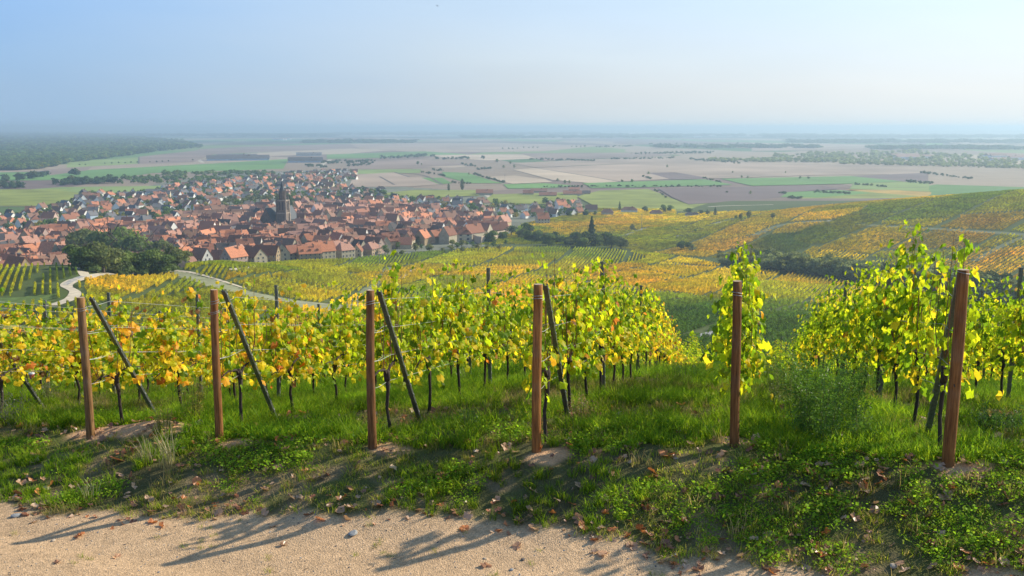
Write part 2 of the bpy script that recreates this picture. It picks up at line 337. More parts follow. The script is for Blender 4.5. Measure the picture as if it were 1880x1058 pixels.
# plain: patchwork of strip fields
M_plain = bpy.data.materials.new('plain_fields'); M_plain.use_nodes = True
def build_plain():
    nt = M_plain.node_tree; l = nt.links.new; N = nt.nodes.new; p = nt.nodes['Principled BSDF']; p.inputs['Roughness'].default_value = .95; p.inputs['Specular IOR Level'].default_value = .05
    tc = N('ShaderNodeTexCoord'); mp = N('ShaderNodeMapping'); mp.inputs['Rotation'].default_value = (0, 0, .35); mp.inputs['Scale'].default_value = (1 / 520, 1 / 1500, 1)
    l(tc.outputs['Object'], mp.inputs[0]); v = N('ShaderNodeTexVoronoi'); v.voronoi_dimensions = '2D'; v.distance = 'CHEBYCHEV'; v.inputs['Scale'].default_value = 1; v.inputs['Randomness'].default_value = .7; l(mp.outputs[0], v.inputs['Vector'])
    sp = N('ShaderNodeSeparateColor'); l(v.outputs['Color'], sp.inputs[0])
    r = N('ShaderNodeValToRGB'); r.color_ramp.interpolation = 'CONSTANT'; e = r.color_ramp.elements
    cols = [(0, (.21, .15, .115)), (.2, (.27, .20, .14)), (.38, (.34, .26, .18)), (.55, (.13, .22, .065)), (.68, (.19, .24, .08)), (.78, (.42, .33, .23)), (.86, (.09, .15, .05)), (.93, (.17, .12, .10))]
    e[0].position = 0; e[0].color = (*cols[0][1], 1); e[1].position = cols[1][0]; e[1].color = (*cols[1][1], 1)
    for c in cols[2:]: x = e.new(c[0]); x.color = (*c[1], 1)
    l(sp.outputs[0], r.inputs[0])
    # far woods as dark bands
    n = N('ShaderNodeTexNoise'); mp2 = N('ShaderNodeMapping'); mp2.inputs['Scale'].default_value = (1 / 4200, 1 / 2600, 1); l(tc.outputs['Object'], mp2.inputs[0]); l(mp2.outputs[0], n.inputs['Vector']); n.inputs['Scale'].default_value = 1; n.inputs['Detail'].default_value = 4
    mr = N('ShaderNodeMapRange'); mr.inputs[1].default_value = .53; mr.inputs[2].default_value = .55; l(n.outputs['Fac'], mr.inputs[0])
    # only beyond about six kilometres
    sx = N('ShaderNodeSeparateXYZ'); l(tc.outputs['Object'], sx.inputs[0]); mr2 = N('ShaderNodeMapRange'); mr2.inputs[1].default_value = 5500; mr2.inputs[2].default_value = 8000; l(sx.outputs[1], mr2.inputs[0])
    mm = N('ShaderNodeMath'); mm.operation = 'MULTIPLY'; l(mr.outputs[0], mm.inputs[0]); l(mr2.outputs[0], mm.inputs[1])
    mx = N('ShaderNodeMixRGB'); l(mm.outputs[0], mx.inputs[0]); l(r.outputs[0], mx.inputs[1]); mx.inputs[2].default_value = (.03, .055, .03, 1)
    n3 = N('ShaderNodeTexNoise'); n3.inputs['Scale'].default_value = .02; n3.inputs['Detail'].default_value = 5; l(tc.outputs['Object'], n3.inputs['Vector'])
    m3 = N('ShaderNodeMapRange'); m3.inputs[3].default_value = .75; m3.inputs[4].default_value = 1.25; l(n3.outputs['Fac'], m3.inputs[0])
    s = N('ShaderNodeVectorMath'); s.operation = 'SCALE'; l(mx.outputs[0], s.inputs[0]); l(m3.outputs[0], s.inputs['Scale']); l(s.outputs[0], p.inputs['Base Color'])
build_plain()
for rid, nm, mt in ((0, 'dirt_track', M_track), (1, 'grassy_bank', M_turf), (2, 'hillside', M_hill), (3, 'plain', M_plain)):
    sel = FQ[region == rid]
    ids, inv = np.unique(sel, return_inverse=True); f = inv.reshape(sel.shape)
    v = V[ids]
    a0, b0, c0 = v[f[0, 0]], v[f[0, 1]], v[f[0, 2]]
    if np.cross(b0 - a0, c0 - a0)[2] < 0: f = f[:, ::-1]
    me = mesh(nm, v, f, [mt], C[ids], smooth=True)
    tag(link(nm, me), kind='structure')

# ------------------------------------------------------------------ draped sheets: roads, tracks, meadows, fields
def flatmat(name, base, noise=.05, dark=.75): return mat(name, base, .95, noise=noise, spec=.1, dark=dark)
M_path = flatmat('pale_gravel', (.45, .38, .28), .4, .85); M_road = flatmat('grey_road', (.26, .25, .24), .3, .85); M_gpath = flatmat('grass_path', (.17, .18, .10), .3)
M_mead = flatmat('meadow_turf', (.24, .235, .13), .15, .85)
def drape_strip(name, pts, width, mt, z=.18, n=None):
    """pts in photo pixels -> a strip lying on the ground; width in metres"""
    X, Y, _ = at([p[0] for p in pts], [p[1] for p in pts]); t = np.arange(len(X)); s = np.linspace(0, len(X) - 1, n or 12 * (len(X) - 1) + 1)
    def cr(A):      # catmull-rom
        A = np.concatenate([[2 * A[0] - A[1]], A, [2 * A[-1] - A[-2]]]); i = np.minimum(s.astype(int), len(t) - 2); f = s - i
        p0, p1, p2, p3 = A[i], A[i + 1], A[i + 2], A[i + 3]
        return .5 * (2 * p1 + (p2 - p0) * f + (2 * p0 - 5 * p1 + 4 * p2 - p3) * f ** 2 + (3 * p1 - p0 - 3 * p2 + p3) * f ** 3)
    x, y = cr(X), cr(Y); dx, dy = np.gradient(x), np.gradient(y); h = np.hypot(dx, dy) + 1e-9; nx, ny = -dy / h, dx / h
    w = np.full(len(x), width / 2) * (1 + .25 * (vnoise(x, y, 15, 3) - .5)); k = np.linspace(-1, 1, 5)
    PX = x[:, None] + nx[:, None] * w[:, None] * k; PY = y[:, None] + ny[:, None] * w[:, None] * k; PZ = height(PX, PY) + z
    Vv = np.stack([PX, PY, PZ], -1).reshape(-1, 3); m, c = PX.shape; f = np.arange(m - 1)[:, None] * c + np.arange(c - 1)[None, :]
    Fq = np.stack([f, f + c, f + c + 1, f + 1], -1).reshape(-1, 4)
    ob = link(name, mesh(name, Vv, Fq, [mt])); tag(ob, kind='structure'); return list(zip(x.tolist(), y.tolist()))
def drape_poly(name, pts, mt, z=.5, sub=0, kind='structure'):
    X, Y, Z = at([p[0] for p in pts], [p[1] for p in pts])
    if not sub:                                     # flat fields of the plain, laid out on its level
        a, b, c = px_dir([p[0] for p in pts], [p[1] for p in pts]); t = -107.8 / c; X = a * t; Y = b * t; Z = np.full(len(X), -108.)
        zz = float(np.max(Z)) + z; me = mesh(name, np.stack([X, Y, np.full(len(X), zz)], 1), [tuple(range(len(X)))], [mt])
    else:
        x0, x1, y0, y1 = X.min(), X.max(), Y.min(), Y.max(); gx = np.arange(x0, x1 + sub, sub); gy = np.arange(y0, y1 + sub, sub)
        A, B = np.meshgrid(gx, gy, indexing='ij'); ins = in_poly((A[:-1, :-1] + sub / 2), (B[:-1, :-1] + sub / 2), list(zip(X, Y)))
        n = len(gy); f = np.arange(len(gx) - 1)[:, None] * n + np.arange(n - 1)[None, :]; Fq = np.stack([f, f + n, f + n + 1, f + 1], -1)[ins]
        ids, inv = np.unique(Fq, return_inverse=True); v = np.stack([A, B, height(A, B) + z], -1).reshape(-1, 3)[ids]; me = mesh(name, v, inv.reshape(Fq.shape), [mt])
    return tag(link(name, me), kind=kind), list(zip(X.tolist(), Y.tolist()))
ROADS = []      # world polylines with a half width, kept free of vines
def road(name, pts, w, mt): ROADS.append((drape_strip(name, pts, w, mt), w / 2 + 1.2))
road('gravel_path', [(96, 562), (128, 550), (138, 537), (122, 526), (132, 517), (162, 510), (168, 506), (150, 495), (128, 470)], 4.2, M_path)
road('gravel_path', [(118, 524), (140, 512), (154, 508)], 2.2, M_road)
road('gravel_path', [(0, 489), (40, 482), (78, 479)], 3.0, M_path)
road('gravel_path', [(168, 507), (230, 503), (300, 498), (345, 500)], 3.5, M_path)
road('gravel_path', [(425, 496), (470, 491), (505, 484), (522, 476), (560, 472)], 4.0, M_path)
road('gravel_path', [(300, 499), (345, 500), (400, 514), (450, 530)], 2.6, M_path)
road('grass_path', [(640, 572), (665, 545), (690, 520), (706, 500), (716, 491)], 6.0, M_gpath)
road('gravel_path', [(655, 560), (684, 527), (708, 498), (735, 491)], 1.6, M_path)
road('gravel_path', [(735, 514), (752, 500), (762, 494)], 3.0, M_path)
road('gravel_path', [(1283, 620), (1300, 613), (1322, 609)], 4.0, M_road)
road('gravel_path', [(1120, 446), (1150, 432), (1180, 421), (1195, 418)], 5.0, M_road)
road('grass_path', [(1140, 455), (1220, 440), (1300, 416), (1350, 402), (1420, 392)], 7.0, M_gpath)
road('gravel_path', [(1310, 411), (1335, 406), (1360, 403)], 6, M_road)
road('gravel_path', [(1385, 433), (1430, 415), (1480, 408), (1525, 407)], 9, M_gpath)
road('gravel_path', [(1480, 408), (1505, 407), (1524, 406)], 6, M_path)
road('grass_path', [(1580, 413), (1700, 420), (1800, 426), (1880, 431), (1980, 438)], 8, M_gpath)
road('grass_path', [(1790, 480), (1840, 452), (1900, 428)], 5, M_gpath)
road('grass_path', [(1145, 492), (1200, 500), (1262, 513)], 5, M_gpath)
road('grass_path', [(1230, 484), (1290, 490), (1330, 492), (1400, 505)], 5, M_gpath)
road('grass_path', [(1205, 535), (1270, 544), (1340, 556), (1420, 560)], 5, M_gpath)
road('grass_path', [(1380, 573), (1440, 575), (1520, 562), (1600, 548)], 4.5, M_gpath)
road('grass_path', [(940, 490), (1010, 510), (1100, 520), (1180, 530)], 5, M_gpath)
road('grass_path', [(700, 486), (780, 486), (860, 490), (940, 490)], 4, M_gpath)
road('gravel_path', [(1300, 380), (1340, 378), (1420, 376)], 8, M_path)
road('grey_road', [(925, 384), (915, 372), (895, 360), (880, 350)], 8, M_path)
road('grey_road', [(133, 349), (145, 355), (157, 359)], 8, M_path)
road('grey_road', [(352, 278), (362, 291), (372, 299)], 14, M_path)
road('grey_road', [(585, 307), (600, 297), (607, 293)], 14, M_path)
_, MEADOW1 = drape_poly('meadow', [(318, 499), (345, 502), (398, 516), (455, 535), (560, 554), (640, 562), (640, 575), (560, 568), (440, 546), (380, 527), (310, 505)], M_mead, .2, 3)
_, MEADOW2 = drape_poly('meadow', [(100, 545), (110, 540), (60, 545), (0, 548), (-60, 550), (-60, 566), (0, 562), (90, 560)], flatmat('meadow_green', (.10, .14, .035), .3), .2, 3)
FG = flatmat('field_green', (.13, .235, .06), .004); FG2 = flatmat('field_pale_green', (.22, .28, .08), .004); FB = flatmat('field_brown', (.26, .185, .14), .004); FT = flatmat('field_stubble', (.46, .35, .24), .004); FP = flatmat('field_ploughed', (.17, .12, .105), .004)
FTb = flatmat('field_tan', (.36, .265, .19), .004); FY = flatmat('field_vines', (.22, .24, .05), .02); FO = flatmat('field_orange_vines', (.42, .27, .06), .02); FDG = flatmat('field_dark_green', (.09, .13, .04), .01)
zf = [0]
def field(nm, mt, *pts):
    zf[0] += 1; drape_poly(nm, list(pts), mt, .3 + .03 * zf[0])
field('field', FG, (-200, 318), (93, 316), (400, 300), (530, 292), (520, 310), (280, 318), (220, 327), (80, 331), (-200, 335))
field('field', FG2, (122, 308), (125, 297), (255, 289), (255, 301))
field('field', FB, (255, 288), (364, 276), (436, 273), (383, 286), (356, 298), (255, 301))
field('field', FB, (80, 312), (170, 306), (160, 313), (93, 322))
field('field', FB, (364, 274), (436, 270), (640, 264), (660, 272), (480, 280), (383, 284))
field('field', FG2, (0, 352), (112, 344), (335, 341), (266, 353), (133, 356), (0, 362))
field('field', FTb, (640, 264), (900, 262), (1100, 268), (1000, 278), (782, 281), (660, 272))
field('field', FG, (600, 284), (780, 278), (860, 284), (700, 290), (600, 292))
field('field', FT, (782, 285), (1000, 283), (1120, 281), (1000, 291), (896, 295), (820, 290))
field('field', FB, (640, 299), (763, 293), (848, 300), (848, 305), (773, 309), (640, 312))
field('field', FT, (780, 307), (848, 304), (858, 306), (830, 309))
field('field', FG2, (650, 312), (773, 311), (771, 318), (650, 320))
field('field', FTb, (650, 321), (724, 317), (752, 326), (773, 325), (812, 339), (752, 343), (640, 344))
field('field', FG, (773, 327), (812, 327), (830, 337), (807, 339))
field('field', FG, (812, 316), (858, 318), (905, 333), (924, 337), (863, 337), (816, 325))
field('field', FT, (894, 325), (945, 323), (1000, 330), (1014, 335), (941, 338), (915, 333))
field('field', FG, (924, 339), (1000, 337), (1060, 342), (1010, 346), (933, 347))
field('field', FT, (942, 312), (982, 309), (1060, 318), (1139, 334), (1085, 337), (1014, 331))
field('field', FTb, (982, 309), (1264, 296), (1400, 300), (1560, 301), (1900, 312), (1700, 320), (1500, 322), (1325, 328), (1219, 330), (1139, 334))
field('field', FTb, (1264, 296), (1200, 288), (940, 300), (982, 308))
field('field', FB, (955, 282), (1200, 280), (1235, 286), (1000, 296))
field('field', FP, (1190, 318), (1240, 317), (1294, 326), (1294, 330), (1232, 330))
field('field', FG, (1070, 337), (1294, 330), (1345, 340), (1166, 345), (1086, 346))
field('field', FG, (1323, 329), (1566, 324), (1659, 334), (1566, 338), (1380, 342))
field('field', FP, (1560, 324), (1700, 318), (1880, 324), (1880, 332), (1659, 334))
field('field', FG2, (1566, 338), (1659, 335), (1880, 333), (1880, 346), (1700, 352), (1560, 348))
field('field', FY, (1059, 362), (1100, 351), (1190, 348), (1235, 366), (1264, 377), (1433, 368), (1560, 352), (1800, 350), (1800, 362), (1500, 380), (1330, 392), (1100, 384))
field('field', FO, (1550, 349), (1640, 350), (1740, 356), (1700, 362), (1620, 356))
field('field', FP, (1208, 347), (1380, 344), (1513, 342), (1540, 348), (1446, 354), (1433, 363), (1380, 370), (1264, 376), (1235, 364))
field('field', FG, (1433, 363), (1446, 354), (1540, 350), (1600, 356), (1500, 364))
drape_poly('field', [(-200, 350), (112, 348), (157, 359), (138, 374), (60, 378), (-200, 384)], FY, .5, 25)
drape_poly('field', [(-200, 385), (60, 379), (138, 375), (125, 387), (0, 401), (-200, 408)], FDG, .5, 25)
FIELD3 = [(-160, 432), (0, 425), (60, 420), (120, 413), (158, 410), (156, 418), (80, 432), (20, 440), (-160, 452)]
drape_poly('field', FIELD3, FY, .5, 8)
field('field', FY, (690, 357), (760, 350), (880, 350), (880, 360), (760, 366))
field('field', FY, (890, 368), (905, 358), (1060, 354), (1060, 378), (990, 376), (900, 374))
field('field', FG, (1700, 262), (1960, 264), (1960, 272), (1700, 270))
field('field', FTb, (1380, 263), (1520, 264), (1640, 270), (1500, 276), (1380, 278))
field('field', FT, (1130, 243), (1180, 242), (1192, 246), (1120, 247))
TOWNG, TOWNP0 = drape_poly('town_ground', [(-300, 480), (-300, 420), (60, 400), (150, 372), (300, 335), (420, 318), (600, 312), (640, 330), (760, 345), (860, 350), (900, 360), (1100, 385), (1100, 396), (960, 412), (935, 432), (880, 452), (700, 470), (330, 478)], flatmat('town_soil', (.17, .17, .12), .05), .12, 12)

for _p in ([(724, 317), (752, 326)], [(697, 325), (724, 340)], [(982, 309), (1060, 321), (1142, 335)], [(1000, 283), (1100, 285), (1260, 295)], [(1190, 344), (1000, 346)], [(640, 299), (780, 292)], [(1400, 322), (1219, 330)], [(255, 289), (255, 301)], [(364, 276), (480, 271), (640, 264)], [(1380, 345), (1700, 345)], [(600, 311), (760, 320), (812, 339)], [(1510, 342), (1470, 356)]):
    drape_strip('farm_track', _p, 5, flatmat('track_soil', (.12, .10, .08), .1), .9)
# ------------------------------------------------------------------ leaf clusters
def quad_cloud(P, N, size, rng, col, aspect=1.0):
    """one small leaf card per point (bent so that it is not quite flat)"""
    n = len(P); N = N / (np.linalg.norm(N, axis=1, keepdims=True) + 1e-9)
    T = np.cross(N, rng.normal(size=(n, 3))); T /= np.linalg.norm(T, axis=1, keepdims=True) + 1e-9; B = np.cross(N, T)
    s = (size * (.6 + .8 * rng.random(n)))[:, None] if np.ndim(size) == 0 else size[:, None]
    V = np.stack([P - T * s * .5, P - B * s * .42 * aspect, P + T * s * .55 + N * s * .12, P + B * s * .42 * aspect], 1).reshape(-1, 3)
    F = np.arange(n * 4).reshape(n, 4); return V, F, np.repeat(col, 4, 0)
def crown_data(seed, h, w, n, leaf, shape='round', base=.25, c=(.055, .085, .022), var=.3, aspect=1.0):
    rng = np.random.default_rng(seed); z0 = h * base; ch = h - z0
    if shape == 'cone':
        t = rng.random(n) ** .75; a = rng.random(n) * 6.283; rr = w / 2 * (1 - t) ** .85 * (.55 + .5 * rng.random(n)) * (1 + .25 * np.sin(t * 40)) ; P = np.stack([np.cos(a) * rr, np.sin(a) * rr, z0 + t * ch], 1); N = np.stack([np.cos(a), np.sin(a), .5 + 0 * a], 1) + rng.normal(size=(n, 3)) * .5; lob = t
    elif shape == 'column':
        t = rng.random(n); a = rng.random(n) * 6.283; rr = w / 2 * np.sin(np.pi * np.clip(t * .93 + .07, 0, 1)) ** .55 * (.5 + .55 * rng.random(n)); P = np.stack([np.cos(a) * rr, np.sin(a) * rr, z0 + t * ch], 1); N = np.stack([np.cos(a), np.sin(a), .4 + 0 * a], 1) + rng.normal(size=(n, 3)) * .5; lob = t
    else:
        k = 9 if shape == 'round' else 12
        cen = rng.normal(size=(k, 3)); cen /= np.linalg.norm(cen, axis=1, keepdims=True); cen *= (.25 + .5 * rng.random((k, 1)) ** .5)
        cen = cen * [w / 2 * .8, w / 2 * .8, ch / 2 * .85] + [0, 0, z0 + ch * .5]; rad = w * (.16 + .14 * rng.random(k))
        li = rng.integers(0, k, n); d = rng.normal(size=(n, 3)); d /= np.linalg.norm(d, axis=1, keepdims=True); d[:, 2] = np.abs(d[:, 2]) * .9 - .25 * rng.random(n)
        P = cen[li] + d * rad[li][:, None] * (.75 + .35 * rng.random((n, 1))) * [1, 1, .8]; N = d + rng.normal(size=(n, 3)) * .45; lob = rng.random(k)[li]
        lob = rng.permutation(np.linspace(0, 1, k))[li]
    C = np.array(c)[None] * (1 + var * (lob[:, None] - .5) * 2) * (.75 + .5 * rng.random((n, 1))); C = C * np.array([1, 1, 1]) + (lob > .8)[:, None] * np.array([.02, .012, 0])
    return quad_cloud(P, N, leaf, rng, C, aspect)
def trunk_mb(h, w, seed, mb=None, limbs=5, r=None):
    rng = np.random.default_rng(seed); mb = mb or MB(); r = r or max(.12, w * .035)
    mb.tube([(0, 0, -.4), (.05 * w * (rng.random() - .5), 0, h * .3), (.08 * w * (rng.random() - .5), .05 * w * (rng.random() - .5), h * .75)], [r * 1.2, r * .85, r * .3], 6)
    for i in range(limbs):
        a = rng.random() * 6.283; z = h * (.28 + .3 * rng.random()); l = w * (.25 + .2 * rng.random())
        mb.tube([(0, 0, z), (math.cos(a) * l * .5, math.sin(a) * l * .5, z + l * .45), (math.cos(a) * l, math.sin(a) * l, z + l * 1.0)], [r * .5, r * .33, r * .12], 5)
    return mb
GREENS = {'knoll': (.11, .155, .032), 'knoll2': (.15, .17, .045), 'green': (.11, .17, .03), 'dark': (.05, .085, .028), 'olive': (.17, .175, .045), 'grey': (.25, .27, .11), 'yellow': (.27, .22, .04), 'rust': (.20, .11, .04)}
TREE_DEF = {}   # key -> crown mesh, trunk mesh, height, width
def tree_proto(key, seed, h, w, n, leaf, shape, base, colkey, var=.35):
    Vv, Ff, Cc = crown_data(seed, h, w, n, leaf, shape, base, GREENS[colkey], var)
    TREE_DEF[key] = (mesh('crown_' + key, Vv, Ff, [M_treeO], Cc), trunk_mb(h, w, seed).mesh('trunk', [M_bark]), h, w)
for i in range(3):
    tree_proto(f'knoll{i}', 100 + i, 13, 14, 3600, .85, 'bushy', -.3, ['knoll', 'knoll2', 'knoll'][i])
    tree_proto(f'round{i}', 110 + i, 10, 9, 420, 1.0, 'round', .15, ['green', 'olive', 'dark'][i])
    tree_proto(f'autumn{i}', 120 + i, 10, 9, 420, 1.0, 'round', .18, ['yellow', 'rust', 'olive'][i])
    tree_proto(f'grey{i}', 130 + i, 9, 8, 420, .9, 'bushy', .02, ['grey', 'olive', 'grey'][i])
tree_proto('conifer', 140, 20, 8, 1500, 1.0, 'cone', .06, 'dark')
tree_proto('poplar', 141, 20, 7, 900, 1.0, 'column', .06, 'dark')
tree_proto('spruce', 142, 14, 6, 600, .9, 'cone', .06, 'dark')
def tree(key, x, y, h, label, group=None, name='tree', wid=1.0, z=None, cat='tree', parts=True):
    cm, tm, H, W = TREE_DEF[key]; s = h / H; zz = float(height(x, y)) - .2 if z is None else z
    o = bpy.data.objects.new(name, None); COL.objects.link(o); o.location = (x, y, zz); o.rotation_euler = (0, 0, random.random() * 6.28); o.scale = (s * wid, s * wid, s)
    link('crown', cm, o); link('trunk', tm, o); tag(o, label, cat, group); return o
ORD = ['leftmost', 'second from the left', 'third from the left', 'fourth from the left', 'fifth from the left', 'sixth from the left', 'seventh from the left', 'eighth from the left', 'ninth from the left', 'tenth from the left', 'eleventh from the left', 'twelfth from the left', 'thirteenth from the left', 'fourteenth from the left', 'fifteenth from the left', 'sixteenth from the left', 'seventeenth from the left', 'eighteenth from the left', 'nineteenth from the left', 'twentieth from the left']
def label_all(items, group):
    """items: (object, words); look-alikes are told apart by their order from the left"""
    by = {}
    for o, w in items: by.setdefault(w, []).append(o)
    for w, os_ in by.items():
        def px(o):
            l = o.matrix_world.translation if o.parent else o.location; return float(project(l.x, l.y, l.z)[0])
        os_.sort(key=px)
        for i, o in enumerate(os_):
            o['group'] = group
            if len(os_) == 1: o['label'] = w
            elif i < 20: o['label'] = f"{w}, {ORD[i]}"
            elif len(os_) - i <= 10: o['label'] = f"{w}, {['rightmost','second from the right','third from the right','fourth from the right','fifth from the right','sixth from the right','seventh from the right','eighth from the right','ninth from the right','tenth from the right'][len(os_)-1-i]}"
            else: o['label'] = f"{w}, one of those in the middle"

# ------------------------------------------------------------------ vineyards on the hillsides: rows of small vines
def clump(seed, L_, w, z0, z1, n, leaf):
    rng = np.random.default_rng(seed); P = np.stack([(rng.random(n) - .5) * L_, (rng.random(n) - .5) * w, z0 + (z1 - z0) * rng.random(n) ** .9], 1)
    N = rng.normal(size=(n, 3)) * .7 + np.stack([0 * P[:, 0], np.sign(P[:, 1]) * 1.0, .5 + 0 * P[:, 0]], 1)
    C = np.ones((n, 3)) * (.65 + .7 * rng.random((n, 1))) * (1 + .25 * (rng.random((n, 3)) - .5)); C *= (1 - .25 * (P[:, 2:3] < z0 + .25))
    a = quad_cloud(P, N, leaf, rng, C)
    Vv, Ff, Cc = a
    # stems
    for x in np.arange(-L_ / 2 + .4, L_ / 2, 1.3):
        b = len(Vv); Vv = np.concatenate([Vv, [[x - .05, 0, -.2], [x + .05, 0, -.2], [x + .05, 0.03, z0 + .2], [x - .05, 0.03, z0 + .2]]]); Ff = np.concatenate([Ff, [[b, b + 1, b + 2, b + 3]]]); Cc = np.concatenate([Cc, np.full((4, 3), .18)])
    return mesh('vine_clump', Vv, Ff, [M_leafT], Cc)
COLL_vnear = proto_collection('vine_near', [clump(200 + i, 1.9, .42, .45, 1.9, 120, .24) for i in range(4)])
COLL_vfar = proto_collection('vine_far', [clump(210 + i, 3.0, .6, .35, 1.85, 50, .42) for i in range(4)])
VC = {'G': (.21, .28, .02), 'YG': (.40, .37, .01), 'Y': (.68, .47, .01), 'O': (.62, .38, .02), 'DG': (.085, .14, .02), 'OL': (.27, .26, .015), 'RO': (.52, .29, .03)}
VN = {'G': 'green', 'YG': 'yellow green', 'Y': 'yellow', 'O': 'orange', 'DG': 'dark green', 'OL': 'olive green', 'RO': 'rust red'}
CTRL = [(60, 500, 'G'), (110, 490, 'DG'), (60, 515, 'G'), (20, 538, 'YG'), (80, 530, 'YG'), (0, 520, 'YG'), (30, 490, 'YG'), (230, 525, 'O'), (200, 560, 'OL'), (300, 512, 'G'), (320, 550, 'OL'), (420, 560, 'OL'), (400, 485, 'YG'), (340, 480, 'YG'), (480, 505, 'O'), (500, 484, 'G'), (560, 495, 'YG'), (600, 540, 'Y'), (560, 520, 'OL'), (500, 530, 'OL'),
        (640, 500, 'YG'), (670, 480, 'G'), (735, 505, 'Y'), (800, 475, 'G'), (850, 492, 'YG'), (850, 515, 'OL'), (780, 530, 'G'), (940, 458, 'Y'), (1000, 462, 'G'), (900, 480, 'OL'), (960, 478, 'YG'), (1080, 470, 'G'), (1050, 482, 'Y'), (1120, 478, 'O'), (1200, 470, 'YG'), (1150, 470, 'YG'),
        (1000, 500, 'YG'), (930, 505, 'O'), (1050, 530, 'Y'), (1120, 545, 'YG'), (1000, 550, 'O'), (1180, 510, 'O'), (1250, 498, 'Y'), (1330, 505, 'Y'), (1300, 475, 'Y'), (1450, 505, 'O'), (1400, 525, 'YG'), (1250, 530, 'Y'), (1250, 575, 'DG'), (1200, 560, 'G'), (1340, 590, 'DG'), (1450, 545, 'YG'), (1550, 525, 'YG'), (1450, 590, 'DG'), (1560, 580, 'DG'), (1700, 560, 'G'), (1800, 560, 'OL'), (1350, 640, 'DG'), (1600, 540, 'Y'),
        (870, 455, 'YG'), (950, 425, 'G'), (980, 405, 'Y'), (1060, 405, 'OL'), (1100, 412, 'O'), (1180, 402, 'Y'), (1020, 415, 'Y'), (1240, 400, 'YG'), (1280, 405, 'Y'), (1200, 432, 'YG'), (1150, 440, 'YG'), (1280, 430, 'OL'), (1230, 455, 'OL'), (1330, 443, 'RO'), (1360, 408, 'OL'), (1400, 402, 'G'), (1400, 415, 'O'), (1440, 425, 'DG'), (1480, 440, 'DG'), (1560, 450, 'Y'), (1530, 425, 'OL'), (1600, 430, 'Y'), (1640, 450, 'Y'), (1700, 445, 'OL'), (1740, 440, 'O'), (1780, 460, 'OL'),
        (1830, 445, 'O'), (1860, 460, 'RO'), (1860, 490, 'O'), (1700, 470, 'YG'), (1850, 425, 'YG'), (1850, 395, 'O'), (1800, 410, 'RO'), (1750, 405, 'Y'), (1700, 415, 'YG'), (1650, 405, 'YG'), (1600, 400, 'OL'), (1550, 385, 'OL'), (1540, 395, 'Y'), (1480, 395, 'O'), (1500, 380, 'O'), (1640, 368, 'O'), (1700, 360, 'Y'), (1650, 380, 'G'), (1750, 380, 'G'), (1830, 370, 'OL'), (1860, 375, 'YG'), (1820, 352, 'G'), (1780, 390, 'OL'), (1350, 395, 'Y'), (1300, 388, 'YG')]
CT = np.array([(a, b) for a, b, _ in CTRL], float)
